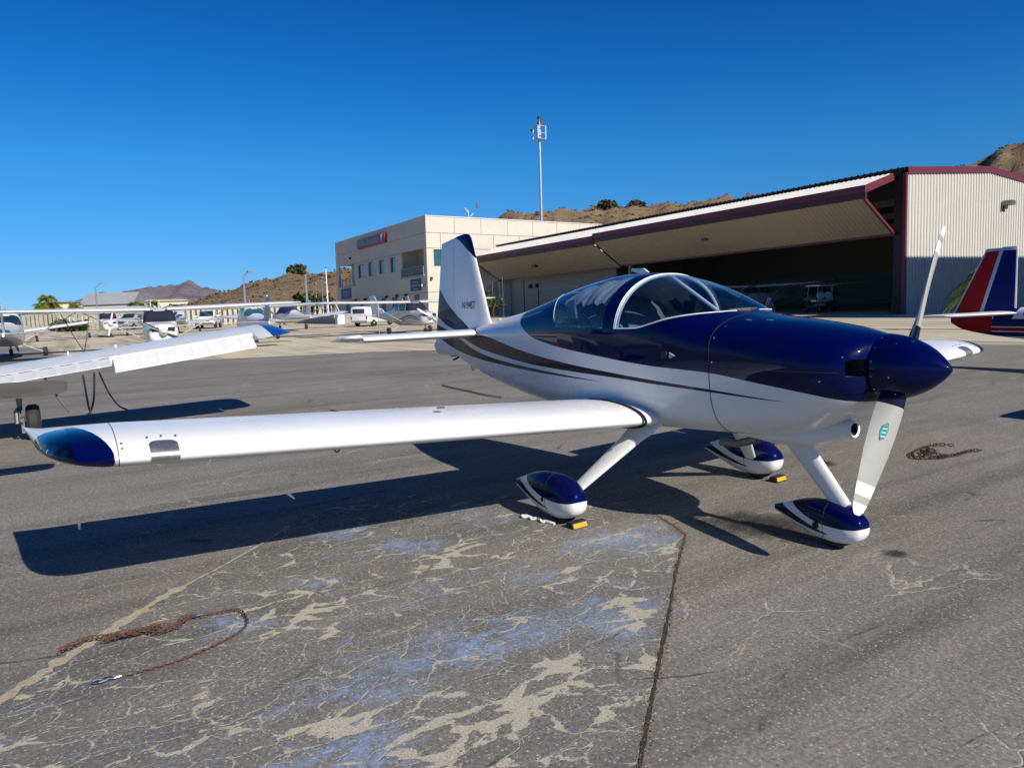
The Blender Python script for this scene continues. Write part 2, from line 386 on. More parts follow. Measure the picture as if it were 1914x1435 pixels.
# cabin
mb = MB()
for a, b in zip(np.linspace(-1.75, .4, 12)[:-1], np.linspace(-1.75, .4, 12)[1:]):
    for q in ((a, b),):
        mb.add([(a, -fw(a)*.97, 1.12), (b, -fw(b)*.97, 1.12), (b, fw(b)*.97, 1.12), (a, fw(a)*.97, 1.12)], [(0, 1, 2, 3)])
mb.build('cabin_floor', [M['dark']], HERO)
mb = MB(); secs = []
for xx in np.linspace(.02, .42, 8):
    ww = surf_y(xx, float(zlow(xx)))*.975; t = .03*(xx-.02)/.4
    secs.append([(xx, -ww, 1.15), (xx, -ww, float(zlow(xx))-.012), (xx, -ww*.6, float(zlow(xx))+t*.6), (xx, 0, float(zlow(xx))+t*.8), (xx, ww*.6, float(zlow(xx))+t*.6), (xx, ww, float(zlow(xx))-.012), (xx, ww, 1.15)])
mb.loft(secs); mb.build('instrument_panel', [M['dark']], HERO)
for s in (-1, 1):
    mb = MB(); y0 = s*.26
    mb.loft([[(-.95+.1*i, y0+(.23 if i < 4 else .2)*c, 1.12+h) for c, h in ((-1, 0), (-1, .10), (-.8, .14), (.8, .14), (1, .10), (1, 0))] for i in range(6)])
    mb.loft([[(-.95-.22*k*k-.02*k, y0+ww*c, 1.18+.42*k) for c in (-1, -.9, .9, 1)]+[(-.85-.22*k*k, y0+ww*c, 1.18+.42*k) for c in (1, .9, -.9, -1)] for k, ww in ((0, .23), (.4, .23), (.8, .2), (1, .14))])
    mb.build('seat', [M['seat']], HERO, 50)
    mb = MB(); mb.tube([(-1.12, y0, 1.62), (-.98, y0-.1*s, 1.35), (-.7, y0-.05*s, 1.27)], (.02), 6); mb.build('seat_belt', [M['gap']], HERO)
mb = MB(); mb.poly([(-1.45, -.44, 1.12), (-1.45, .44, 1.12), (-1.45, .40, 1.40), (-1.45, -.40, 1.40)], .02, (1, 0, 0)); mb.build('rear_bulkhead', [M['seat']], HERO)
# folded fabric sunshade pulled under the rear glass
mb = MB(); secs = []
for i, xx in enumerate(np.linspace(-.58, -1.30, 25)):
    secs.append([p-V3(0, 0, .02+.012*math.sin(i*1.9)+.008*math.sin(i*.7+j)) for j, p in enumerate(arch(xx, 1.60 if i % 6 < 3 else 1.585, .965, 0, 14))])
mb.loft(secs, cap=False, closed=False); mb.build('sunshade', [M['fabric']], HERO, 60)
# lettering on the glass
P, F = text_geo('EXPERIMENTAL', .052, width=.86, bold=.004)
P[:, 0] = -1.135+P[:, 0]*(.47/P[:, 0].max()); mb = MB()
mb.add([(px, -surf_y(px, 1.405+pz)-.003, 1.405+pz) for px, pz in P], F); mb.build('experimental_lettering', [M['decal']], HERO, 0)

# ---- propeller
PX, PZ, PANG = 1.504, 1.158, .4705
PROP = MB()
PROP.lathe([(1.412, .182), (1.416, .19), (1.44, .19), (1.50, .183), (1.56, .168), (1.62, .143), (1.68, .108), (1.73, .068), (1.765, .032), (1.782, .010), (1.785, .001)], (0, 0, PZ), 'x', 48)
PROP = PROP.build('propeller_spinner', [M['navy']], HERO, 40)
br = [.10, .19, .20, .235, .236, .30, .40, .52, .62, .705, .7055, .775, .7755, .82, .8205, .86, .878, .886]
bc = pchip([.1, .2, .3, .45, .6, .75, .84, .87, .886], [.125, .142, .155, .158, .14, .112, .088, .066, .03])
bb = pchip([.1, .2, .3, .5, .75, .89], [50, 45, 38, 28, 19, 15]); btk = pchip([.1, .3, .6, .89], [.036, .026, .015, .006])
for sgn in (1, -1):
    rh = V3(0, math.sin(PANG), math.cos(PANG))*sgn; ax = V3(1, 0, 0); ta = np.cross(ax, rh)
    def bsec(r):
        c, be, tk = float(bc(r)), R(float(bb(r))), float(btk(r)); ch = ta*math.cos(be)+ax*math.sin(be); nr = ax*math.cos(be)-ta*math.sin(be)
        o = V3(PX, 0, PZ)+rh*r; S = []
        for u, h in ((-.5, 0), (-.3, .55), (0, .95), (.25, 1), (.42, .7), (.5, .15), (.47, -.2), (.3, -.32), (0, -.22), (-.3, -.08)):
            S.append(o+ch*u*c+nr*h*tk)
        return S
    mb = MB()
    for a, b, m in [(0, 3, 2), (3, 10, 0), (10, 12, 1), (12, 14, 0), (14, 17, 1)]:  # dark root band paints in the spinner's reflection
        mb.loft([bsec(r) for r in br[a:b+1]], m, cap=(b == 17 or a == 0))
    BL = mb.build('propeller_blade', [M['prop'], M['wstrip'], M['char']], PROP, 40)
    # emblem: teal winged badge with dark outline and lettering strokes
    def onbl(u, v, h=.0015):
        r = .395+v; be = R(float(bb(r))); ch = ta*math.cos(be)+ax*math.sin(be); nr = ax*math.cos(be)-ta*math.sin(be)
        c, tk = float(bc(r)), float(btk(r)); q = u/c
        hh = np.interp(q, [-.5, -.3, 0, .25, .42, .5], [0, .55, .95, 1, .7, .15])*tk
        return V3(PX, 0, PZ)+rh*r+ch*u+nr*(hh+h)
    mb = MB()
    badge = [(-.020, -.012), (-.012, -.045), (-.004, -.052), (.004, -.040), (.015, -.030), (.021, .0), (.019, .02), (.010, .052), (.002, .045), (-.01, .03)]
    mb.add([onbl(-u*1.12, v*1.08, .001) for u, v in badge], [tuple(range(len(badge)))], 1)
    mb.add([onbl(-u, v, .0022) for u, v in badge], [tuple(range(len(badge)))], 0)
    for k in range(7):
        v = -.034+.0115*k; mb.add([onbl(-q[0], q[1], .0033) for q in ((-.011, v), (.013, v+.006), (.013, v+.0095), (-.011, v+.0035))], [(0, 1, 2, 3)], 2 if k % 2 else 1)
    mb.build('maker_badge', [M['teal'], M['decal'], M['wstrip']], BL, 0)
for k in range(14):
    a = 2*math.pi*(k+.5)/14; screw(PROP, (1.432, .19*math.cos(a), PZ+.19*math.sin(a)), (0, math.cos(a), math.sin(a)), .005)
for a in (-.25, math.pi+.25, -.95, math.pi+.95, .9, 2.2): screw(PROP, (1.53, .175*math.cos(a), PZ+.175*math.sin(a)), (.2, math.cos(a), math.sin(a)), .005)

# ---- air scoop
mb = MB(); secs = []
for xx, zc, ry, rz in ((1.215, .762, .036, .040), (1.222, .762, .046, .050), (1.21, .762, .052, .056), (1.16, .755, .056, .062), (1.05, .728, .085, .085), (.92, .70, .14, .082), (.75, .675, .2, .072), (.52, .672, .24, .03)):
    secs.append([(xx, ry*math.cos(2*math.pi*k/24), zc+rz*math.sin(2*math.pi*k/24)) for k in range(24)])
mb.loft(secs, 0, cap=False)
sc_ = mb.build('air_scoop', [M['white']], HERO, 45)
mb = MB(); mb.lathe([(1.214, .042), (1.10, .038), (1.10, .001)], (0, 0, .76), 'x', 20, cap=False); mb.build('scoop_throat', [M['dark']], sc_)
for s in (-1, 1):
    mb = MB(); mb.tube([(.62, s*.16, .64), (.45, s*.16, .585), (.30, s*.16, .575)], .028, 12); mb.build('exhaust_pipe', [M['dsteel']], HERO)

# ---- wings
def zle(y): return .741+(y-.587)*.0588
AFm = airfoil(16, .125, .018, 0, .78); AFc = airfoil(6, .125, .018, .795, 1.0); AF = airfoil(16, .125, .018)
def wsec(s, y, af, xle=None, c=1.35, tk=1, dz=0):
    x0 = .027-.027*(y-.58)/3.3 if xle is None else xle
    return [(x0-u*c, s*y, zle(y)+dz-.012*u+h*c*tk+.0) for u, h in af]
for s in (-1, 1):
    mb = MB(); mb.loft([wsec(s, y, AFm) for y in (.50, .62, 1.5, 2.4, 3.2, 3.88)], 0)
    W_ = mb.build('wing', [M['white']], HERO, 40)
    for nm, a, b in (('flap', .60, 2.28), ('aileron', 2.31, 3.865)):
        mb = MB(); mb.loft([wsec(s, y, AFc) for y in (a, (a+b)/2, b)], 0); mb.build(nm, [M['white']], W_, 40)
    mb = MB(); mb.tube([p+V3(.004, 0, 0) for p in (np.array(wsec(s, .635, [(u, h*1.03) for u, h in AFm[4:-2]], .047)))], .010, 6); mb.build('root_seal', [M['gap']], W_)
    # tip
    secs = []
    for y, xl, tk in ((3.884, 0, 1), (3.95, -.006, 1), (4.02, -.032, .96), (4.08, -.075, .88), (4.13, -.14, .78), (4.17, -.23, .66), (4.20, -.35, .52), (4.222, -.50, .40), (4.242, -.70, .28), (4.262, -.92, .19), (4.285, -1.13, .11), (4.302, -1.27, .05)):
        c = 1.35+xl
        S = [];
        for u, h in AF:
            zc = zle(3.884)+.045*((y-3.884)/.42)**2
            S.append((xl-u*c, s*y, zc-.012*u+(h if h > 0 else h*(1-.55*min(1, (y-3.884)/.4)))*1.35*tk))
        secs.append(S)
    T = MB(); T.loft(secs, 0); TV = np.array(T.v); TF = T.f
    bl = lambda x, y, z: np.abs(y)-3.90-.26*np.maximum(0, -x-.02)
    ln = lambda x, y, z: np.abs(y)-4.065-.06*np.maximum(0, -x-.1)
    lx = lambda x, y, z: x+.60
    for c in (bl, ln, lx): TV, TF = cut(TV, TF, c)
    q = centroids(TV, TF); qb = bl(*q.T) > 0; ql = (ln(*q.T) > 0) & (lx(*q.T) > 0); qb &= (q[:, 0] > -.60)
    TIP = part_from(TV, TF, ~ql, np.where(qb, 1, 0), 'wing_tip', [M['white'], M['navy']], W_, 50)
    part_from(TV, TF, ql, None, 'position_light_lens', [M['lens']], W_, 60)
    mb = MB(); zt_ = zle(4.1)
    mb.box((-.30, s*4.10, zt_+.02), (.12, .05, .05), 0); mb.cyl((-.24, s*4.10, zt_+.012), (-.20, s*4.10, zt_+.012), .02, 12, 1); mb.cyl((-.28, s*4.15, zt_+.02), (-.25, s*4.16, zt_+.02), .016, 12, 2)
    mb.build('position_light', [M['navy'], M['steel'], M['wstrip']], W_)
    mb = MB(); mb.tube([np.array(p)*V3(1, 1, 1)+V3(.001, 0, .001) for p in wsec(s, 3.882, AF[3:24])], .0018, 4); mb.build('tip_seam', [M['gap']], W_)
    # landing light in the leading edge
    dense = airfoil(160, .125, .018); uu = [q for q in dense[:161]][::-1]; ll = dense[160:]
    hu = lambda u: float(np.interp(u, [q[0] for q in uu], [q[1] for q in uu])); hl = lambda u: float(np.interp(u, [q[0] for q in ll], [q[1] for q in ll]))
    secs = []
    for y in np.linspace(3.615, 3.745, 15):
        e = abs((y-3.68)/.065); lim = .072*(1-.30*e**5); q_ = [lim*(k/11)**2 for k in range(12)]
        secs.append([np.array(p)+V3(.003, 0, .002) for p in wsec(s, y, [(u, hu(u)) for u in q_[::-1]]+[(u, hl(u)) for u in q_[1:8]])])
    mb = MB(); mb.loft(secs, 0, cap=True, closed=True); mb.build('landing_light', [M['lightmetal']], W_, 60)
    for y, u in ((3.615, .095), (3.68, .10), (3.745, .095), (3.875-.012, .03), (3.875-.012, .06)):
        P = np.array(wsec(s, y, [(u, dict()[0] if False else np.interp(u, [0, .03, .06, .1], [0, .034, .049, .063]))])[0]); screw(W_, P, (.4, 0, 1), .006, 'dsteel')
    mb = MB()
    for yy in (2.72,):
        c0 = V3(-.33, s*yy, zle(yy)-.082); mb.tube([c0+V3(0, .017*math.cos(a), .026*math.sin(a)) for a in np.linspace(0, 2*math.pi, 17)], .006, 6)
    mb.build('tie_down_ring', [M['dsteel']], W_)
    mb = MB(); mb.lathe([(0, .028), (.004, .028), (.005, .01)], (-.28, s*2.05, zle(2.05)+.1305), 'z', 16); mb.build('fuel_cap', [M['dsteel']], W_)

# ---- tail
AH = airfoil(10, .10, 0, 0, 1)
for s in (-1, 1):
    def hsec(y, c0, c1, xl, c, tk=1.0, dz=0): return [(xl-(c0+(c1-c0)*0)-u*c, s*y, 1.268+dz+h*c*tk*1.3) for u, h in AH]
    mb = MB(); secs = []
    for y, xl, xt, tk in ((.04, -3.18, -3.66, .045), (.7, -3.26, -3.68, .042), (1.30, -3.335, -3.70, .038), (1.40, -3.345, -3.70, .036)):
        af = airfoil(10, .1, 0, 0, .55); S = []
        for u, h in af: S.append((xl+(xt-xl)*u/.55, s*y, 1.268+h/.05*tk))
        secs.append(S)
    mb.loft(secs); HS = mb.build('horizontal_stabilizer', [M['white']], HERO, 40)
    de = R(5)
    def esec(y, xh, xt, tk): 
        S = []
        for u, h in airfoil(6, .1, 0, .5, 1.0):
            d = (u-.5)/.5*(xh-xt); hh = h/.05*tk
            S.append((xh-.008-d*math.cos(de)-hh*math.sin(de), s*y, 1.268-d*math.sin(de)+hh*math.cos(de)))
        return S
    mb = MB(); mb.loft([esec(.05, -3.66, -4.02, .042), esec(1.41, -3.70, -4.04, .034), esec(1.53, -3.70, -4.04, .03)])
    # balance horn ahead of the hinge at the tip
    secs = []
    for y, xl, tk in ((1.415, -3.35, .036), (1.50, -3.37, .034), (1.55, -3.43, .022), (1.565, -3.5, .01)):
        S = []
        for u, h in airfoil(8, .1, 0, 0, .55):
            d = (xl+3.70)*(1-u/.55); hh = h/.05*tk
            S.append((-3.70+d*math.cos(de)+hh*math.sin(-de), s*y, 1.268+d*math.sin(de)+hh*math.cos(de)))
        secs.append(S)
    mb.loft(secs); mb.build('elevator', [M['white']], HS, 40)
def vsec(zz, xa, xb, tk, af): return [(xa+(xb-xa)*(u-af[1])/(af[2]-af[1]), h/.05*tk, zz) for u, h in af[0]]
fa = (airfoil(12, .1, 0, 0, .55), 0, .55); ra = (airfoil(6, .1, 0, .5, 1.), .5, 1.)
mb = MB(); mb.loft([vsec(zz, a, b, t, fa) for zz, a, b, t in ((1.22, -2.98, -3.955, .075), (1.30, -3.06, -3.955, .062), (1.36, -3.12, -3.955, .052), (1.44, -3.18, -3.955, .046), (1.714, -3.285, -3.94, .042), (2.126, -3.449, -3.92, .036), (2.28, -3.51, -3.914, .033), (2.325, -3.53, -3.913, .031), (2.345, -3.545, -3.912, .029), (2.365, -3.565, -3.90, .024), (2.38, -3.60, -3.80, .016), (2.388, -3.64, -3.72, .007))])
dark = pchip([-4.7, -4.398, -4.16, -3.927, -3.678, -3.438, -3.0], [2.02, 1.798, 1.617, 1.487, 1.375, 1.255, 1.0])
cap = pchip([-4.3, -3.92, -3.749, -3.60, -3.45, -3.3], [2.6, 2.39, 2.315, 2.22, 2.11, 1.97])
wu = pchip([-4.6, -4.502, -4.093, -3.8], [1.505, 1.463, 1.295, 1.17]); wl = pchip([-4.6, -4.507, -4.237, -3.95], [1.455, 1.412, 1.30, 1.17])
FC = [lambda x, y, z: z-dark(x), lambda x, y, z: z-cap(x), lambda x, y, z: wu(x)-z, lambda x, y, z: z-wl(x), lambda x, y, z: z-blo(x), lambda x, y, z: z-alo(x), lambda x, y, z: z-bup(x)]
def tailpart(mb, nm, rud):
    v, f = np.array(mb.v), mb.f
    for c in FC: v, f = cut(v, f, c)
    x, y, z = centroids(v, f).T
    m = np.zeros(len(f), int); m[z > cap(x)] = 1
    m[(z < dark(x)) & (z > alo(x))] = 2; m[(z < wu(x)) & (z > wl(x))] = 0
    if rud: m[(z < bup(x)) & (z > blo(x))] = 2
    return part_from(v, f, np.ones(len(f), bool), m, nm, [M['white'], M['navy'], M['char']], HERO, 40)
FIN = tailpart(mb, 'fin', False)
mb = MB(); mb.loft([vsec(zz, a, b, t, ra) for zz, a, b, t in ((.985, -4.02, -4.46, .022), (1.0, -4.00, -4.535, .03), (1.05, -3.99, -4.60, .034), (1.09, -3.985, -4.625, .034), (1.15, -3.98, -4.562, .036), (1.25, -3.972, -4.535, .037), (1.425, -3.967, -4.496, .038), (1.81, -3.952, -4.396, .036), (2.126, -3.932, -4.326, .032), (2.28, -3.926, -4.286, .028), (2.325, -3.922, -4.275, .027), (2.343, -3.917, -4.13, .022), (2.362, -3.916, -4.0, .012))])
RUD = tailpart(mb, 'rudder', True)
P, F = text_geo('N194ST', .083, shear=.05, bold=.004); P[:, 0] *= .305/P[:, 0].max()
for s in (-1, 1):
    mb = MB(); mb.add([((-3.73+a) if s < 0 else (-3.425-a), s*(.0475-.012*0), 1.54+b) for a, b in P], F); mb.build('registration_lettering', [M['decal']], FIN, 0)
mb = MB(); c0 = V3(-3.62, 0, .865); mb.tube([c0+V3(.028*math.cos(a), 0, .034*math.sin(a)) for a in np.linspace(0, 2*math.pi, 17)], .006, 6); mb.build('tie_down_ring', [M['dsteel']], FUS)
mb = MB(); mb.tube([(-3.96, 0, .97), (-4.1, 0, .93)], .012, 6); mb.tube([(-3.99, -.09, .985), (-3.99, .09, .985)], .006, 6); mb.build('rudder_linkage', [M['gap']], RUD)

# ---- landing gear
def fairing(x0, y0, tail, frnt, hgt, wid, nm, par, tr=.165, bz=.03):
    """teardrop wheel fairing; x0 wheel position"""
    prof = [(0, .46, .50, .10), (.018, .30, .66, .5), (.07, .16, .80, .78), (.17, .05, .94, .97), (.31, .0, 1.0, 1.0), (.48, .03, .985, .92), (.65, .14, .90, .74), (.80, .26, .76, .5), (.93, .36, .63, .27), (1.0, .40, .56, .10)]
    secs = []
    for t, a, b, ww in prof:
        xx = frnt+(tail-frnt)*t; zb, zt = bz+hgt*a, bz+hgt*b; zm = (zb+zt)/2
        secs.append([(xx, y0+yy, zz) for yy, zz in superell(wid*ww, zb, zm, zt, 2.6, 2.3, 28)])
    # refine along the length
    S2 = []; A = np.array(secs); ts = np.array([p[0] for p in prof]); tt = np.concatenate([np.linspace(0, .07, 7)[:-1], np.linspace(.07, 1, 24)])
    for j in range(28): S2.append(np.stack([pchip(ts, A[:, j, k])(tt) for k in range(3)], -1))
    secs = np.array(S2).transpose(1, 0, 2)
    mb = MB(); mb.loft([list(s) for s in secs]); v, f = np.array(mb.v), mb.f
    L = frnt-tail
    zb_ = pchip([-.05, 0, .08, .25, .40, .60, .76, .95, 1.2], np.array([.56, .52, .475, .455, .475, .60, .77, 1.05, 1.3])*hgt+bz)
    st = pchip([.28, .40, .55, .72, .88, 1.05], np.array([.24, .27, .34, .43, .53, .60])*hgt+bz); sw = pchip([.28, .34, .6, 1.05], [0.0001, .006, .018, .034])
    tt = lambda x: (frnt-x)/L
    cs = [lambda x, y, z: z-zb_(tt(x)), lambda x, y, z: st(tt(x))+sw(tt(x))-z, lambda x, y, z: st(tt(x))-sw(tt(x))-z]
    for c in cs: v, f = cut(v, f, c)
    x, y, z = centroids(v, f).T; m = np.where(z > zb_(tt(x)), 1, np.where((tt(x) > .32) & (np.abs(z-st(tt(x))) < sw(tt(x))), 2, 0))
    fo = part_from(v, f, np.ones(len(f), bool), m, nm, [M['white'], M['navy'], M['char']], par, 50)
    mb = MB(); mb.lathe([(y0-.055, tr*.6), (y0-.05, tr*.9), (y0-.03, tr), (y0+.03, tr), (y0+.05, tr*.9), (y0+.055, tr*.6)], (x0, 0, tr), 'y', 28); mb.build('tyre', [M['black']], fo)
    mb = MB(); ring = []
    for k in range(40):
        a = 2*math.pi*k/40; i = np.argmin(np.abs(tt(secs[:, 0, 0])-.33))
    S = secs[np.argmin(np.abs((frnt-secs[:, 0, 0])/L-.36))]; c = S.mean(0); mb.tube([c+(p-c)*1.003 for p in S]+[c+(S[0]-c)*1.003], .0016, 4); mb.build('fairing_seam', [M['gap']], fo)
    return fo
for s in (-1, 1):
    fo = fairing(-.40, s*1.05, -1.02, -.165, .318, .112, 'wheel_fairing', HERO)
    mb = MB(); mb.lathe([(0, .016), (.004, .016)], (-.50, s*1.163, .165), 'y', 14); mb.build('axle_hole', [M['gap']], fo)
    mb = MB(); secs = []
    for t in np.linspace(0, 1, 9):
        c = V3(-.14, s*.42, .70)*(1-t)+V3(-.42, s*.98, .17)*t; ch = .20*(1-t)**2+.145*(1-t)*t*2*.7+.11*t; ch = .24*(1-t)+.115*t if t > .15 else .26; tk = .035*(1-t)+.022*t
        up = np.cross((0, s*.56, -.53), (1, 0, 0)); up = up/np.linalg.norm(up)
        secs.append([c+V3(.5*ch*(math.cos(a)), 0, 0)+up*tk*math.sin(a)*(1 if math.cos(a) > 0 else 1+.0*math.cos(a)) for a in np.linspace(0, 2*math.pi, 20, endpoint=False)])
    mb.loft(secs); mb.build('gear_leg', [M['white']], HERO, 50)
fo = fairing(1.10, 0, .635, 1.308, .258, .10, 'wheel_fairing', HERO, .13)
mb = MB(); mb.lathe([(0, .022), (.004, .022), (.005, .008)], (1.02, -.102, .135), 'y', 16); mb.build('axle_hole', [M['gap']], fo)
for xx, zz in ((1.06, .17), (1.07, .075), (.94, .17), (.90, .19), (.94, .085)): screw(fo, (xx, -.098, zz), (0, -1, 0), .004, 'dsteel')
mb = MB(); secs = []
for t in np.linspace(0, 1, 9):
    c = V3(.78, 0, .66)*(1-t)+V3(1.155, 0, .255)*t; ch = .17*(1-t)+.115*t; d = V3(.375, 0, -.405); d /= np.linalg.norm(d); b = V3(-d[2], 0, d[0])
    secs.append([c+b*.5*ch*math.cos(a)+V3(0, .03*math.sin(a), 0) for a in np.linspace(0, 2*math.pi, 20, endpoint=False)])
mb.loft(secs); mb.build('nose_leg', [M['white']], HERO, 50)
# chocks and rope
for i, (cx, cy) in enumerate(((-.315, -1.05), (-.30, 1.075))):
    t = thing('wheel_chock', 'yellow and black wheel chock under the near main wheel, with a white rope' if i == 0 else 'yellow and black wheel chock under the far main wheel', 'wheel chock', (cx+.085, cy, 0), R(5), 'chocks at the main wheels')
    mb = MB(); mb.add([(-.04, -.07, 0), (.04, -.07, 0), (.027, -.07, .045), (-.027, -.07, .045), (-.04, .07, 0), (.04, .07, 0), (.027, .07, .045), (-.027, .07, .045)], [(0, 1, 2, 3), (4, 7, 6, 5), (0, 4, 5, 1), (1, 5, 6, 2), (2, 6, 7, 3), (3, 7, 4, 0)]); mb.build('rubber_block', [M['black']], t, 0)
    mb = MB(); mb.poly([(.042, -.062, .008), (.042, .062, .008), (.031, .062, .038), (.031, -.062, .038)], .006, (.95, 0, .3)); mb.build('reflective_strip', [M['yellow']], t, 0)
t = thing('rope', 'knotted white rope lying beside the near main wheel chock', 'rope', (-.5, -1.2, 0))
rp = [(.13, .05), (.06, .035), (.02, .02), (-.03, .03), (-.07, .0), (-.11, .005), (-.14, -.03), (-.16, -.01), (-.13, .02)]
mb = MB(); mb.tube([(a*1.05, b, .011+.003*math.sin(i*2.3)) for i, (a, b) in enumerate(rp)], [.010+.005*(i % 2) for i in range(len(rp))], 10)
mb.build('rope_strand', [M['rope']], t, 60)
for a, b in ((.03, .025), (-.07, .0), (-.15, -.02)):
    mb = MB(); mb.tube([(a+.025*math.cos(q), b+.02*math.sin(q), .014+.005*math.sin(2*q)) for q in np.linspace(0, 6.28, 13)], .008, 8); mb.build('knot', [M['rope']], t, 60)
# ================================================================== setting: ramp, apron, hills
class NB:
    """tiny node builder"""
    def __init__(s, name):
        s.m = bpy.data.materials.new(name); s.m.use_nodes = True; s.nt = s.m.node_tree; s.b = s.nt.nodes['Principled BSDF']
    def n(s, t, **kw):
        q = s.nt.nodes.new('ShaderNode'+t)
        for k, v in kw.items(): setattr(q, k, v)
        return q
    def put(s, sock, v):
        if hasattr(v, 'is_output'): s.nt.links.new(v, sock)
        elif isinstance(v, (tuple, list)) and len(v) == 3 and sock.type == 'RGBA': sock.default_value = (*v, 1)
        else: sock.default_value = v
    def pos(s, scale=(1, 1, 1), rot=0):
        g = s.n('NewGeometry'); mp = s.n('Mapping'); mp.inputs['Scale'].default_value = scale; mp.inputs['Rotation'].default_value = (0, 0, rot)
        s.nt.links.new(g.outputs['Position'], mp.inputs[0]); return mp.outputs[0]
    def noise(s, v, scale, det=5, rough=.6, dist=0):
        q = s.n('TexNoise'); s.put(q.inputs['Vector'], v); q.inputs['Scale'].default_value = scale; q.inputs['Detail'].default_value = det
        q.inputs['Roughness'].default_value = rough; q.inputs['Distortion'].default_value = dist; return q.outputs[0]
    def vor(s, v, scale, feat='F1', out=0):
        q = s.n('TexVoronoi', feature=feat); s.put(q.inputs['Vector'], v); q.inputs['Scale'].default_value = scale; return q.outputs[out]
    def map(s, v, a, b, c=0., d=1., smooth=False):
        q = s.n('MapRange'); q.clamp = True
        if smooth: q.interpolation_type = 'SMOOTHSTEP'
        s.put(q.inputs[0], v)
        for i, k in enumerate((a, b, c, d)): q.inputs[i+1].default_value = k
        return q.outputs[0]
    def math(s, op, a, b=0.):
        q = s.n('Math', operation=op); s.put(q.inputs[0], a); s.put(q.inputs[1], b); return q.outputs[0]
    def mix(s, f, a, b, mode='MIX'):
        q = s.n('Mix', data_type='RGBA', blend_type=mode); s.put(q.inputs[0], f); s.put(q.inputs[6], a); s.put(q.inputs[7], b); return q.outputs[2]
    def warp(s, v, scale, amt):
        q = s.n('TexNoise'); s.put(q.inputs['Vector'], v); q.inputs['Scale'].default_value = scale; q.inputs['Detail'].default_value = 4
        a = s.n('VectorMath', operation='MULTIPLY_ADD'); s.put(a.inputs[0], q.outputs['Color']); a.inputs[1].default_value = (amt, amt, amt); s.put(a.inputs[2], v)
        return a.outputs[0]
    def fin(s, col, rough=.9, height=None, strength=.4, dist=.01):
        s.put(s.b.inputs['Base Color'], col); s.put(s.b.inputs['Roughness'], rough); s.b.inputs['Specular IOR Level'].default_value = .25
        if height is not None:
            bp = s.n('Bump'); bp.inputs['Strength'].default_value = strength; bp.inputs['Distance'].default_value = dist
            s.put(bp.inputs['Height'], height); s.nt.links.new(bp.outputs[0], s.b.inputs['Normal'])
        return s.m
LANE = R(-12)
BALD = [(1.7, -2.74, 0.26), (1.73, -2.48, 0.22), (1.51, -2.59, 0.16), (1.55, -2.99, 0.18), (-0.24, -1.86, 0.28), (-0.1, -2.2, 0.24), (0.8, -1.37, 0.22), (0.95, -1.67, 0.2), (0.07, -3.02, 0.26), (-0.08, -3.27, 0.26), (-0.06, -3.66, 0.24), (1.21, -1.71, 0.2), (1.27, -3.26, 0.16), (1.51, -1.93, 0.2), (1.41, -2.4, 0.18), (0.55, -1.0, 0.2), (1.75, -2.2, 0.16)]
BLUE = [(-.54,-2.11,.22),(-1.11,-2.47,.25),(-.83,-1.49,.3),(.17,-1.03,.3),(0,-3.42,.18),(.77,-2.63,.2),(1.0,-2.85,.3),(1.01,-2.55,.25),(-.28,-2.88,.14),(1.42,-3.29,.2),(1.05,-1.82,.25),(1.0,-2.21,.25)]
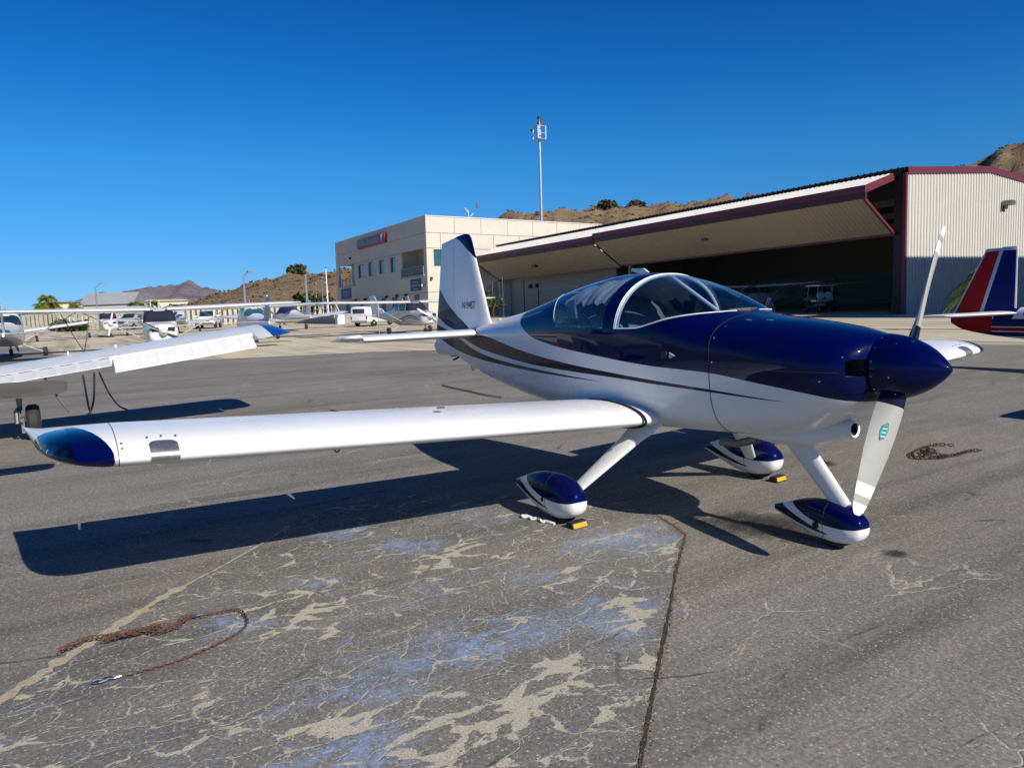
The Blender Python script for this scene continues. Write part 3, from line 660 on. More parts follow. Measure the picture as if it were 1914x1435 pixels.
def asphalt(name, patch=False):
    k = NB(name); p = k.pos(); pl = k.pos((1.0, .28, 1), LANE)
    big = k.noise(p, .22, 4); med = k.noise(pl, 1.1, 6, .65); fine = k.noise(p, 55, 4, .75); streak = k.noise(k.pos((1.6, .10, 1), LANE), 1.6, 5, .7)
    base = k.mix(k.map(big, .3, .7), (.112, .103, .092), (.225, .210, .190))
    if patch: base = k.mix(k.map(med, .3, .7), (.090, .087, .083), (.158, .152, .145))
    base = k.mix(k.map(med, .35, .75, 0, .5), base, (.27, .243, .195))
    dband = k.noise(k.pos((1.1, .07, 1), R(-32)), 1.5, 5, .6)
    base = k.mix(k.map(dband, .50, .66, 0, .0 if patch else .6), base, (.078, .069, .056))
    base = k.mix(k.map(streak, .45, .75, 0, .35), base, (.28, .255, .205))
    # aggregate
    sp = k.vor(p, 70, 'F1', 0); spc = k.vor(p, 70, 'F1', 1)
    sepc = k.n('SeparateColor'); k.put(sepc.inputs[0], spc)
    stone = k.math('MULTIPLY', k.map(sp, .42, .25), k.map(sepc.outputs[0], .72, .80))
    base = k.mix(k.math('MULTIPLY', stone, .85), base, (.42, .385, .32))
    base = k.mix(k.map(fine, .25, .8, .0, .55), base, (.03, .03, .03), 'MIX') if False else k.mix(1.0, base, k.mix(k.map(fine, .3, .7), (.50, .50, .50), (1.45, 1.45, 1.45)), 'MULTIPLY')
    # cracks filled with sand
    vv = k.warp(k.pos((1.12, .80, 1), LANE), 2.2, .42); vv = k.warp(vv, 11, .05)
    d1 = k.vor(vv, 4.4 if patch else 1.3, 'DISTANCE_TO_EDGE'); d2 = k.vor(vv, 11 if patch else 3.0, 'DISTANCE_TO_EDGE')
    n1 = k.noise(p, 1.3, 4, .6); n2 = k.noise(p, 3.1, 5, .65); n3 = k.noise(p, .9, 5, .6)
    if patch:
        rag = k.math('MULTIPLY', k.math('SUBTRACT', k.noise(p, 42, 6, .8), .5), .055)
        e1 = k.math('ADD', d1, rag); e2 = k.math('ADD', d2, k.math('MULTIPLY', rag, 1.6))
        brk = k.map(k.noise(k.pos((1.6, .6, 1), LANE), 6.5, 5, .7), .40, .56); brk2 = k.map(k.noise(k.pos((1.5, .5, 1), LANE), 9, 4, .7), .46, .60)
        c1 = k.math('MULTIPLY', k.map(e1, .024, .008), brk); c2 = k.math('MULTIPLY', k.math('MULTIPLY', k.map(e2, .042, .008), brk2), k.map(n1, .34, .52, .2, 1))
        def spots(L, amp):
            s_ = 0.
            for (bx_, by_, br_) in L:
                dn = k.n('VectorMath', operation='DISTANCE'); k.put(dn.inputs[0], p); dn.inputs[1].default_value = (bx_, by_, 0)
                s_ = k.math('MAXIMUM', k.map(dn.outputs['Value'], br_*1.9, 0., 0., amp, True), s_)
            return s_
        gn = k.math('ADD', k.noise(k.warp(k.pos((1.5, .7, 1), LANE), 8, .16), 4.8, 9, .64), k.math('ADD', spots(BALD, .125), k.math('MULTIPLY', rag, .9)))
        gap = k.map(k.math('SUBTRACT', gn, k.math('MULTIPLY', d1, 1.15)), 0.545, .56)
        cr = k.math('MAXIMUM', k.math('MAXIMUM', c1, k.math('MULTIPLY', c2, .9)), gap)
    else:
        c1 = k.math('MULTIPLY', k.map(d1, .012, .002), k.map(n3, .52, .62)); c2 = k.math('MULTIPLY', k.map(d2, .016, .004), k.map(n2, .60, .68))
        wash = k.math('MULTIPLY', k.map(k.noise(k.pos((1.3, .16, 1), LANE), 3.2, 9, .85), .54, .70), .55)
        cr = k.math('MAXIMUM', k.math('MAXIMUM', k.math('MULTIPLY', c1, .8), k.math('MULTIPLY', c2, .6)), wash); gap = None
    sand = k.mix(k.map(k.noise(p, 120, 3, .8), .3, .7), (.25, .225, .165), (.56, .52, .41))
    if patch:
        bl = k.map(k.math('ADD', k.noise(k.warp(k.pos((1.2, .6, 1), LANE), 5, .25), 2.6, 9, .8), spots(BLUE, .15)), .56, .72)
        blf = k.math('MULTIPLY', bl, k.map(k.noise(p, 22, 9, .88), .40, .60))
        base = k.mix(blf, base, (.26, .37, .60))
    col = k.mix(cr, base, sand)
    dk = k.math('MULTIPLY', k.map(k.vor(k.warp(pl, 5, .12), 1.4, 'DISTANCE_TO_EDGE'), .010, .002), k.map(n1, .55, .62))
    col = k.mix(k.math('MULTIPLY', dk, .7), col, (.02, .02, .02))
    h = k.math('ADD', k.math('MULTIPLY', fine, .5), k.math('MULTIPLY', k.math('SUBTRACT', 1., cr), .9))
    return k.fin(col, .88, h, .55, .008)
def sheet(name, pts, z, m):
    mb = MB(); mb.add([(a, b, z) for a, b in pts], [tuple(range(len(pts)))]); return struct(mb.build(name, [m], None, 0))
M['asphalt'] = asphalt('weathered_asphalt'); M['patch'] = asphalt('cracked_sealcoat', True)
k = NB('dry_ground'); p = k.pos(); M['dirt'] = k.fin(k.mix(k.map(k.noise(p, .05, 6), .35, .65), (.17, .125, .075), (.26, .2, .125)), .95)
sheet('ground', [(-9000, -9000), (9000, -9000), (9000, 9000), (-9000, 9000)], -.012, M['dirt'])
mb = MB(); A0 = (-34, -30); mb.add([(a, b, -.004) for a, b in ((-120, -70), (60, -70), (60, 70), (-120, 70))], [(0, 1, 2, 3)]); struct(mb.build('asphalt_ramp', [M['asphalt']], None, 0))
# concrete apron: tan slabs, cast in strips, with joints, tyre marks, painted shadow bands
k = NB('apron_concrete'); p = k.pos(); ps = k.pos((.035, .6, 1), R(-12)); ps2 = k.pos((.02, 1.3, 1), R(4))
c = k.mix(k.map(k.noise(p, .35, 6, .65), .3, .7), (.46, .395, .27), (.62, .55, .40))
c = k.mix(k.map(k.noise(ps, 1.4, 6, .65), .5, .66, 0, .65), c, (.17, .145, .11)); c = k.mix(k.map(k.noise(ps2, .8, 5, .6), .55, .66, 0, .6), c, (.13, .115, .09))
c = k.mix(1., c, k.mix(k.map(k.noise(p, 18, 4, .7), .3, .7), (.85, .85, .85), (1.12, 1.12, 1.12)), 'MULTIPLY')
M['concrete'] = k.fin(c, .85)
EDGE = [(-60, -40), (-26.2, -5.7), (-24.2, -2.2), (-21.8, 3.2), (-21.0, 5.6), (-16.5, 10.5), (-9, 15.9), (-6.2, 17.0), (40, 34)]
sheet('concrete_apron', EDGE+[(40, 130), (-160, 130), (-160, -40)], .0, M['concrete'])
# slab joints across the apron
mb = MB()
for i in range(7):
    a = V3(-28-9*i, 8, .004); d = V3(-.35, 1, 0); d /= np.linalg.norm(d); b = a+d*45; a = a-d*(8+2*i) if i > 0 else a; q = V3(d[1], -d[0], 0)*.035
    mb.add([a-q, a+q, b+q, b-q], [(0, 1, 2, 3)])
for i in range(4):
    a = V3(-30, 12+7*i, .0042); b = V3(-100, 6+8*i, .0042); q = V3(.0, .035, 0); mb.add([a-q, a+q, b+q, b-q], [(0, 1, 2, 3)])
M['joint'] = mat('joint_filler', (.07, .06, .05), .9); struct(mb.build('apron_joints', [M['joint']], None, 0))
sheet('asphalt_strip', [(-34.5, -4.2), (-31, -3.0), (-27.6, -3.4), (-26.2, -5.4), (-32, -14), (-46, -22), (-52, -9), (-44, -4.6)], .006, M['asphalt'])
# peeling seal-coat panel in the foreground
PATCH = [(4.2, -4.85), (2.10, -2.51), (1.24, -1.56), (.78, -1.06), (.40, -.62), (.27, -.52), (-.02, -.45), (-.5, -.35), (-1.1, -.8), (-1.9, -1.7), (-2.1, -2.3), (-1.32, -2.94), (-.95, -3.30), (-.55, -3.75), (.21, -4.43), (1.2, -5.6), (2.8, -7.2)]
def rough_edge(P, amp, seed, step=.06):
    rg = random.Random(seed); out = []
    for i in range(len(P)):
        a, b = V3(*P[i], 0), V3(*P[(i+1) % len(P)], 0); n = max(2, int(np.linalg.norm(b-a)/step)); q = V3(-(b-a)[1], (b-a)[0], 0); q /= np.linalg.norm(q)
        for j in range(n): p_ = a+(b-a)*j/n+q*rg.uniform(-amp, amp); out.append((p_[0], p_[1]))
    return out
sheet('asphalt_patch', rough_edge(PATCH, .012, 3), .002, M['patch'])
# open joint with loose aggregate along the right edge of the panel, and sand washed along the left edge
M['grit'] = mat('loose_aggregate', (.17, .145, .10), .95, noise=.5, nscale=3); M['sand'] = mat('washed_sand', (.40, .35, .25), .95, noise=.35, nscale=40, bump=.8, bscale=90)
def ribbon(P, wfun, z, seed):
    rg = random.Random(seed); Q = []
    for i in range(len(P)-1):
        a, b = V3(*P[i], 0), V3(*P[i+1], 0); n = max(2, int(np.linalg.norm(b-a)/.035)); q = V3(-(b-a)[1], (b-a)[0], 0); q /= np.linalg.norm(q)
        for j in range(n): Q.append((a+(b-a)*j/n, q))
    vs = []; fs = []
    for i, (c_, q) in enumerate(Q):
        w_ = wfun(i/len(Q), rg); o = rg.uniform(-.3, .3)*w_; vs += [c_+q*(w_+o)+V3(0, 0, z), c_-q*(w_-o)+V3(0, 0, z)]
        if i: fs.append((2*i-2, 2*i-1, 2*i+1, 2*i))
    return vs, fs
RE = [(3.6, -4.18), (2.10, -2.51), (1.24, -1.56), (.78, -1.06), (.37, -.585), (.16, -.50), (-.10, -.42)]
mb = MB(); mb.add(*ribbon(RE, lambda t, g: (.004+.008*g.random()), .0045, 5)); struct(mb.build('pavement_crack', [mat('crack_fill', (.035, .027, .02), .95, noise=.4, nscale=60)], None, 0))
mb = MB(); rg = random.Random(11)
def crumb(mb, c, r, rg):
    P = [V3(rg.uniform(-1, 1), rg.uniform(-1, 1), rg.uniform(.2, 1)) for _ in range(4)]
    a = rg.uniform(0, 6.28)
    T = [V3(math.cos(a+t)*rg.uniform(.7, 1.2), math.sin(a+t)*rg.uniform(.7, 1.2), -.2) for t in (0, 1.6, 3.1, 4.7)]+[V3(rg.uniform(-.3, .3), rg.uniform(-.3, .3), rg.uniform(.6, 1))]
    mb.add([np.array(c)+q*r for q in T], [(0, 1, 4), (1, 2, 4), (2, 3, 4), (3, 0, 4)])
for _ in range(2600):
    t = rg.random(); i = min(int(t*(len(RE)-1)*.999), len(RE)-2); i = rg.choice([0, 0, 1, 1, 2, 3, 3, 4, 5]); u = rg.random()
    a, b = V3(*RE[i], 0), V3(*RE[i+1], 0); q = V3(-(b-a)[1], (b-a)[0], 0); q /= np.linalg.norm(q)
    crumb(mb, a+(b-a)*u+q*rg.gauss(.004, .016)+V3(0, 0, .003), rg.uniform(.002, .0055), rg)
for _ in range(1800):
    crumb(mb, (rg.uniform(-2, 3), rg.uniform(-4.5, 2.5), .003), rg.uniform(.0015, .004), rg)
stuff(mb.build('loose_stones', [M['grit']], None, 0))
LE_ = [(2.0, -6.1), (.9, -5.15), (.21, -4.43), (-.30, -3.98), (-.62, -3.70), (-.95, -3.32), (-1.32, -2.94), (-1.6, -2.7)]
mb = MB(); mb.add(*ribbon(LE_, lambda t, g: (.010+.030*g.random())*(1.2 if .2 < t < .75 else .35), .0048, 8)); struct(mb.build('sand_drift', [M['sand']], None, 0))
# oil stains
k = NB('oil_stain'); p = k.pos(); tc = k.n('TexCoord'); vl = k.n('VectorMath', operation='LENGTH'); k.put(vl.inputs[0], tc.outputs['Object'])
a = k.math('MULTIPLY', k.map(k.math('ADD', vl.outputs['Value'], k.math('MULTIPLY', k.math('SUBTRACT', k.noise(p, 7, 6, .7), .5), 1.3)), .45, .95, .8, 0), k.map(k.noise(p, 40, 4, .7), .2, .6))
tr = k.n('BsdfTransparent'); mxs = k.n('MixShader'); k.put(mxs.inputs[0], a); k.nt.links.new(tr.outputs[0], mxs.inputs[1]); k.nt.links.new(k.b.outputs[0], mxs.inputs[2])
k.b.inputs['Base Color'].default_value = (.022, .017, .012, 1); k.b.inputs['Roughness'].default_value = .6
k.nt.links.new(mxs.outputs[0], k.nt.nodes['Material Output'].inputs[0]); M['oil'] = k.m
for i, (x0, y0, rx, ry, an) in enumerate(((.52, -.03, .55, .36, .4), (1.41, .16, .10, .09, .2), (-.4, 1.9, .2, .15, 0))):
    mb = MB(); mb.add([(math.cos(t), math.sin(t), 0) for t in np.linspace(0, 6.2832, 33)[:-1]], [tuple(range(32))])
    o = struct(mb.build('oil_stain', [M['oil']], None, 0)); o.location = (x0, y0, .0065+.0004*i); o.scale = (rx, ry, 1); o.rotation_euler = (0, 0, an)

# ---- hills : built as terrain around the field, ridge heights as surveyed from the ramp
def ph(b): return CAM[:2]+0*b
def terrain(name, prof, d0, d1, dr, nb, nd, m, rough_, seed, foot=0.0):
    """prof: list of (bearing deg right of the camera axis, ridge height m); rises from d0 to dr, falls to d1"""
    rs = np.random.default_rng(seed); bs = np.linspace(prof[0][0], prof[-1][0], nb); hp = pchip([q[0] for q in prof], [q[1] for q in prof])
    ph_ = rs.uniform(0, 6.28, (5, 2)); vs = []; fs = []
    for i, b in enumerate(bs):
        H = float(hp(b)); dirv = FDIR*math.cos(R(b))+RDIR*math.sin(R(b))
        for j in range(nd):
            t = j/(nd-1); d = d0+(d1-d0)*t; tr_ = (dr-d0)/(d1-d0)
            e = min(t/tr_, 1) if t < tr_ else 1-.5*(t-tr_)/(1-tr_); e = e*e*(3-2*e)*.6+.4*e
            wob = sum(math.sin(b*.55*(k+1)**1.35+ph_[k, 0]+t*5*(k+1))*math.cos(t*9*(k+1)+ph_[k, 1]+b*.3) for k in range(5))*.12+rs.uniform(-1, 1)*(.025 if d0 > 1000 else .012)
            z = H*e*(1+rough_*wob*(1 if t < tr_*.97 or t > tr_*1.03 else .35))
            vs.append((CAM[0]+dirv[0]*d, CAM[1]+dirv[1]*d, max(z, -2)+foot))
    for i in range(nb-1):
        for j in range(nd-1): fs.append((i*nd+j, (i+1)*nd+j, (i+1)*nd+j+1, i*nd+j+1))
    mb = MB(); mb.add(vs, fs); return struct(mb.build(name, [m], None, 60)), np.array(vs).reshape(nb, nd, 3)
def bear(px): return math.degrees(math.atan((px-957)/1391.95))
def hgt(px, py, d): return 1.61+(597.4-(px+10)*.0367-py)*d/math.hypot(1391.95, px-957)
k = NB('dry_grass_hill'); p = k.pos((1, 1, 2)); n1 = k.noise(p, .07, 8, .7); n2 = k.noise(p, .28, 8, .75); n3 = k.noise(p, 1.5, 5, .8)
c = k.mix(k.map(n1, .38, .62), (.24, .157, .082), (.36, .26, .148)); c = k.mix(k.map(n2, .52, .64, 0, .7), c, (.115, .070, .036)); c = k.mix(k.map(n3, .54, .72, 0, .55), c, (.085, .060, .028))
M['hill'] = k.fin(c, .95, k.math('ADD', n3, n2), 1., .8)
D1 = 200.
L1 = [(300, 577), (355, 571), (400, 556), (450, 541), (480, 529), (520, 522), (545, 516), (560, 513), (600, 511), (650, 506), (720, 480), (800, 470), (900, 470)]
HILL1, G1 = terrain('dry_hill', [(bear(a), hgt(a, b, D1)) for a, b in L1], 120, 330, D1, 130, 34, M['hill'], .22, 4)
D2 = 260.
L2 = [(820, 470), (880, 440), (930, 414), (955, 406), (1000, 401), (1050, 397), (1140, 391), (1220, 387), (1300, 379), (1400, 372), (1500, 372), (1600, 362), (1700, 350), (1780, 320), (1830, 303), (1870, 286), (1914, 267), (1990, 240), (2060, 235)]
HILL2, G2 = terrain('dry_hill', [(bear(a), hgt(a, b, D2)) for a, b in L2], 150, 420, D2, 150, 34, M['hill'], .12, 9)
k = NB('hazy_mountain_rock'); p = k.pos((1, 1, 1.6)); n1 = k.noise(p, .0012, 8, .7); n2 = k.noise(p, .006, 8, .75)
c = k.mix(k.map(n1, .38, .62), (.175, .145, .16), (.27, .225, .225)); c = k.mix(k.map(n2, .48, .62, 0, .75), c, (.115, .10, .125)); M['mountain'] = k.fin(c, .95, n2, 1., 30)  # mauve rock tones with distance haze mixed into the colour
D3 = 5200.
L3 = [(-60, 600), (60, 592), (120, 578), (150, 563), (180, 553), (205, 548), (232, 549), (262, 541), (280, 538), (300, 540), (325, 535), (350, 530), (364, 527.5), (380, 532), (400, 537), (430, 545), (480, 556), (560, 566), (700, 570)]
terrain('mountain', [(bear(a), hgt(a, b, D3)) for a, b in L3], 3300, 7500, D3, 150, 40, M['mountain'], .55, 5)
# brush on the hills
M['brush'] = mat('olive_brush', (.060, .055, .020), .9, noise=.6, nscale=1.2); M['drybrush'] = mat('dry_brush', (.15, .10, .05), .9, noise=.4, nscale=1.0); M['shrubgreen'] = mat('shrub_leaves', (.045, .062, .018), .8, noise=.5, nscale=.8)
def clump(mb, c, r, rg, n=22, flat=.7, ls=.35, m=0):
    for _ in range(n):
        d = V3(rg.gauss(0, 1), rg.gauss(0, 1), rg.gauss(0, 1)); d /= np.linalg.norm(d)+1e-6; d *= r*rg.uniform(.35, 1)**.6; q = np.array(c)+d*V3(1, 1, flat)+V3(0, 0, r*.5*flat)
        a = V3(rg.gauss(0, 1), rg.gauss(0, 1), rg.gauss(0, 1)); a /= np.linalg.norm(a); b = np.cross(a, (rg.gauss(0, 1), rg.gauss(0, 1), 1)); b /= np.linalg.norm(b)+1e-9
        s = r*ls*rg.uniform(.6, 1.4); mb.add([q-a*s, q+b*s*.7, q+a*s, q-b*s*.6], [(0, 1, 2, 3)], m)
rg = random.Random(3)
for G, nm, cnt, rr in ((G1, 'hill_brush', 1100, (.25, .7)), (G2, 'hill_brush', 1400, (.3, .8))):
    mb = MB()
    for _ in range(cnt):
        i, j = rg.randrange(G.shape[0]), int(rg.triangular(1, G.shape[1]*.55, G.shape[1]*.38)); clump(mb, G[i, j]-V3(0, 0, .2), rg.uniform(*rr)*(1.5 if rg.random() < .12 else 1), rg, 14, .6, .36, 0 if rg.random() < .35 else 1)
    stuff(mb.build(nm, [M['brush'], M['drybrush']], None, 0))
def shrub(label, c, r, n, ls=.2, flat=.8, m='shrubgreen', cat='shrub', name='shrub', group=None, stem=True):
    t = thing(name, label, cat, tuple(c), 0, group); mb = MB(); rg = random.Random(int(abs(c[0]*31+c[1]*7)))
    for _ in range(9):
        d = V3(rg.uniform(-.6, .6), rg.uniform(-.6, .6), rg.uniform(0, .5)); clump(mb, d*r, r*rg.uniform(.4, .62), rg, n//9, flat, ls*1.8)
    mb.build('foliage', [M[m]], t, 0)
    if stem:
        mb = MB()
        for _ in range(5): a = rg.uniform(0, 6.28); mb.tube([(0, 0, -.3), (.3*r*math.cos(a), .3*r*math.sin(a), .4*r), (.6*r*math.cos(a), .6*r*math.sin(a), .8*r)], [.06*r, .04*r, .015*r], 5)
        mb.build('stem', [mat('bark', (.09, .06, .04), .9)], t)
    return t
def at(px, py, d):
    b = R(bear(px)); q = CAM[:2]+(FDIR[:2]*math.cos(b)+RDIR[:2]*math.sin(b))*d; return (q[0], q[1], hgt(px, py, d))
shrub('round dark green shrub on the crest of the brown hill left of the office building', at(570, 516, 199), 3.1, 420)
shrub('dark olive shrub on the ridge above the hangar roof', at(1140, 402, 255), 4.2, 420, m='brush')
shrub('smaller olive shrub right of the ridge shrub above the hangar roof', at(1195, 400, 255), 3.4, 300, m='brush')
# ================================================================== buildings
def frame_obj(name, label, cat, o, e, n, group=None):
    t = thing(name, label, cat, (0, 0, 0), 0, group)
    e = V3(*e); e /= np.linalg.norm(e); n = V3(*n); n -= e*(n@e); n /= np.linalg.norm(n); u = np.cross(e, n)
    t.matrix_world = Matrix([[e[i], n[i], u[i], o[i]] for i in range(3)]+[[0, 0, 0, 1]])
    return t
M['stucco'] = mat('tan_stucco', (.57, .52, .43), .9, noise=.10, nscale=.6, bump=.25, bscale=12)
M['trimw'] = mat('pale_trim', (.62, .61, .58), .6); M['frame'] = mat('bronze_frame', (.03, .035, .04), .4, metal=.5)
M['signblue'] = mat('blue_sign', (.022, .06, .13), .5); M['signtext'] = mat('pale_sign_print', (.30, .36, .42), .6)
M['signred'] = mat('red_sign', (.30, .012, .016), .4); M['railp'] = mat('grey_rail_paint', (.24, .28, .30), .5)
M['lampblk'] = mat('dark_fitting', (.03, .03, .03), .5); M['lampwhite'] = mat('lamp_glass', (.8, .8, .76), .25)
M['doorgrey'] = mat('door_grey', (.16, .19, .20), .5)
VIS = frame_obj('office_building', 'two-storey tan office building with red and grey name sign and corner balconies', 'building', (-68.975, 30.257, 0), (-.99989, -.0019, -.0148), (.0016, -.99982, .019))
# local axes: x along the shaded front (0 at the near corner), y outwards from the front, z up
HOLES_F = [(19.1, 21.0, 5.55, 7.25), (15.6, 17.3, 5.57, 7.3), (11.9, 13.75, 5.6, 7.26), (8.55, 10.13, 5.55, 7.31), (.72, 6.7, 4.8, 7.56), (22.45, 28.5, 4.8, 7.53),
           (2.15, 3.66, 0, 2.7), (6.2, 6.95, 0, 2.6), (8.3, 10.05, .2, 2.63), (11.9, 13.4, .2, 2.66), (15.9, 17.35, .2, 2.64), (19.5, 20.8, .2, 2.6), (24.6, 26.2, 0, 2.6)]
HOLES_R = [(.82, 3.6, 5.62, 7.38)]
def panel_mesh(x0, x1, z0, z1, holes, put, depth=.12, th=.06):
    """front face with openings plus reveals"""
    g = .022; x0 += g; x1 -= g; z0 += g; z1 -= g
    H = [(max(a, x0), min(b, x1), max(c, z0), min(d, z1)) for a, b, c, d in holes if a < x1 and b > x0 and c < z1 and d > z0]
    X = sorted({x0, x1, *[h[0] for h in H], *[h[1] for h in H]}); Z = sorted({z0, z1, *[h[2] for h in H], *[h[3] for h in H]})
    mb = MB()
    for a, b in zip(X[:-1], X[1:]):
        for c, d in zip(Z[:-1], Z[1:]):
            if any(h[0]-1e-6 <= a and b <= h[1]+1e-6 and h[2]-1e-6 <= c and d <= h[3]+1e-6 for h in H): continue
            mb.add([put(a, 0, c), put(b, 0, c), put(b, 0, d), put(a, 0, d)], [(0, 1, 2, 3)])
    for a, b, s in ((x0, x0, 1), (x1, x1, 1)): mb.add([put(a, 0, z0), put(a, -th, z0), put(a, -th, z1), put(a, 0, z1)], [(0, 1, 2, 3)])
    for c in (z0, z1): mb.add([put(x0, 0, c), put(x0, -th, c), put(x1, -th, c), put(x1, 0, c)], [(0, 1, 2, 3)])
    for a, b, c, d in H:
        for q in (a, b):
            if x0 < q < x1: mb.add([put(q, 0, c), put(q, -depth, c), put(q, -depth, d), put(q, 0, d)], [(0, 1, 2, 3)])
        for q in (c, d):
            if z0 < q < z1: mb.add([put(a, 0, q), put(a, -depth, q), put(b, -depth, q), put(b, 0, q)], [(0, 1, 2, 3)])
    return mb
pf = lambda a, y, z: (a, y, z); pr_ = lambda a, y, z: (-y*1.0, -a, z)   # the sunlit side wall runs along -y
ZB = [-.8, 2.84, 7.52, 9.14, 10.86]
for i, (c, d) in enumerate(zip(ZB[:-1], ZB[1:])):
    X = [0, 7.1, 14.6, 22.0, 29.62] if i % 2 == 0 else [0, 29.62]
    for a, b in zip(X[:-1], X[1:]): panel_mesh(a, b, c, d, HOLES_F, pf, .25).build('wall_panel', [M['stucco']], VIS, 0)
    X = [0, 3.41, 6.74, 10.2, 13.6, 17.0, 20.4, 23.8] if i == 3 else ([0, 1.69, 5.0, 8.32, 11.7, 15.1, 18.5, 23.8] if i in (1, 2) else [0, 6.7, 13.4, 23.8])
    for a, b in zip(X[:-1], X[1:]): panel_mesh(a, b, c, d, HOLES_R, pr_, .25).build('wall_panel', [M['stucco']], VIS, 0)
mb = MB(); mb.bx(.3, 29.5, -23.7, -2.2, -.8, 10.4); mb.bx(7.0, 22.2, -2.2, -.26, -.8, 10.4); mb.bx(.3, 7, -2.2, -.26, -.8, 4.6); mb.bx(.3, 7, -2.2, -.26, 7.75, 10.4); mb.bx(22.2, 29.5, -2.2, -.26, -.8, 4.6); mb.bx(22.2, 29.5, -2.2, -.26, 7.75, 10.4)
mb.bx(.27, .6, -2.2, -.26, 4.6, 7.75); mb.build('building_core', [M['stucco']], VIS, 0)
mb = MB(); mb.bx(-.06, 29.7, -.2, .06, 10.86, 10.95); mb.bx(-.06, .2, -23.8, -.2, 10.86, 10.95); mb.bx(29.5, 29.7, -23.8, -.2, 10.86, 10.95); mb.build('parapet_cap', [M['trimw']], VIS, 0)
for k, (a, b, c, d) in enumerate(HOLES_F):
    if k in (4, 5): continue
    up = c > 4; f = MB(); t = .06
    f.bx(a, b, -.23, -.16, d-t, d); f.bx(a, b, -.23, -.16, c, c+t); f.bx(a, a+t, -.23, -.16, c+t, d-t); f.bx(b-t, b, -.23, -.16, c+t, d-t)
    if k in (6, 8, 9, 10): f.bx((a+b)/2-.04, (a+b)/2+.04, -.23, -.16, c+t, d-t)
    w_ = f.build('window' if up else 'glazed_door', [M['frame']], VIS, 0)
    mb = MB(); mb.bx(a+t, b-t, -.21, -.19, c+t, d-t); mb.build('pane', [M['skyglass'] if up else M['doorgrey']], w_, 0)
a, b, c, d = HOLES_R[0]; f = MB(); f.bx(.16, .22, -b, -a, d-.06, d); f.bx(.16, .22, -b, -a, c, c+.06); f.bx(.16, .22, -a-.06, -a, c, d); f.bx(.16, .22, -b, -b+.06, c, d); w_ = f.build('window', [M['frame']], VIS, 0)
mb = MB(); mb.bx(.18, .20, -b+.06, -a-.06, c+.06, d-.06); mb.build('pane', [M['skyglass']], w_, 0)
for x0, x1 in ((.72, 6.7), (22.45, 28.5)):
    bal = MB(); bal.bx(x0-.25, x1+.15, -.3, .22, 4.62, 4.80); bal = bal.build('balcony', [M['railp']], VIS, 0)
    mb = MB()
    for z in (4.95, 5.08, 5.21, 5.34, 5.47): mb.bx(x0, x1, .08, .12, z, z+.035)
    mb.bx(x0-.1, x1+.05, .06, .14, 5.62, 5.70)
    for x in np.linspace(x0, x1, 5): mb.bx(x-.03, x+.03, .06, .14, 4.8, 5.66)
    mb.build('balcony_rail', [M['railp']], bal, 0)
mb = MB(); mb.bx(27.0, 28.2, -2.22, -2.17, 4.85, 7.3); mb.build('balcony_opening', [M['lampwhite']], VIS, 0)
mb = MB(); mb.bx(25.2, 26.8, -2.23, -2.16, 4.85, 7.1); mb.build('balcony_door', [M['gap']], VIS, 0)
for x0, x1, z0, z1, nl in ((1.6, 4.3, 3.1, 4.4, 3), (23.83, 27.75, 3.02, 4.42, 2)):
    s_ = MB(); s_.bx(x0, x1, .01, .09, z0, z1); s_ = s_.build('blue_sign', [M['signblue']], VIS, 0)
    for i in range(nl):
        zz = z1-.28-.38*i-(.1 if nl == 2 else 0); k2 = (.62, .92, .5)[i] if nl == 3 else (.72, .6)[i]; m_ = (x0+x1)/2; hw_ = (x1-x0)/2*.8*k2; mb = MB()
        for j in range(7): mb.bx(m_-hw_+2*hw_*j/7, m_-hw_+2*hw_*(j+.72)/7, .092, .10, zz-.14, zz)
        mb.build('sign_print', [M['signtext']], s_, 0)
s_ = MB(); s_.bx(10.75, 19.94, .02, .34, 9.2, 10.28); s_ = s_.build('name_sign', [M['signred']], VIS, 0)
mb = MB(); mb.bx(12.1, 19.8, .34, .36, 9.36, 10.24); mb.build('sign_face', [mat('mauve_grey_sign', (.13, .115, .15), .5)], s_, 0)
P, F = text_geo('Vista Aviation', .80, bold=.012); P[:, 0] *= 7.15/P[:, 0].max()
mb = MB(); mb.add([(19.55-px, .375, 9.42+pz) for px, pz in P], F); mb.build('sign_lettering', [M['signtext']], s_, 0)
mb = MB(); mb.add([(11.9, .375, 10.22), (11.05, .375, 10.24), (11.75, .375, 9.3)], [(0, 1, 2)]); mb.build('sign_emblem', [M['wstrip']], s_, 0)
for x, z in ((5.5, 2.78), (8.14, 2.78), (11.35, 2.77), (18.43, 2.76), (21.87, 2.76)):
    mb = MB(); mb.lathe([(z-.16, .05), (z-.14, .16), (z+.05, .18), (z+.14, .1)], (x, .2, 0), 'z', 10); mb.build('wall_lamp', [M['lampblk']], VIS)
for x, z in ((23.47, 8.34), (.75, 3.58)):
    f_ = MB(); f_.box((x, .16, z), (.3, .3, .26)); f_ = f_.build('floodlight', [M['lampblk']], VIS, 0)
    mb = MB(); mb.lathe([(.31, .18), (.36, .16), (.4, .08)], (x+.05, 0, z), 'y', 12); mb.build('lamp_glass', [M['lampwhite']], f_)
for y, z in ((-2.2, 3.6), (-.4, 4.3)):
    mb = MB(); mb.box((-.12, y, z), (.24, .22, .3)); mb.build('wall_light', [M['lampblk']], VIS, 0)
mb = MB(); mb.cyl((2, -6.3, 10.9), (2, -6.3, 12.1), .04, 6); mb.box((2, -6.1, 12.0), (.06, .7, .07), 0, np.array(Matrix.Rotation(.9, 3, 'X'))); mb.box((2, -6.75, 11.55), (.06, .5, .07), 0, np.array(Matrix.Rotation(-.8, 3, 'X'))); mb.build('roof_aerial', [M['trimw']], VIS, 0)
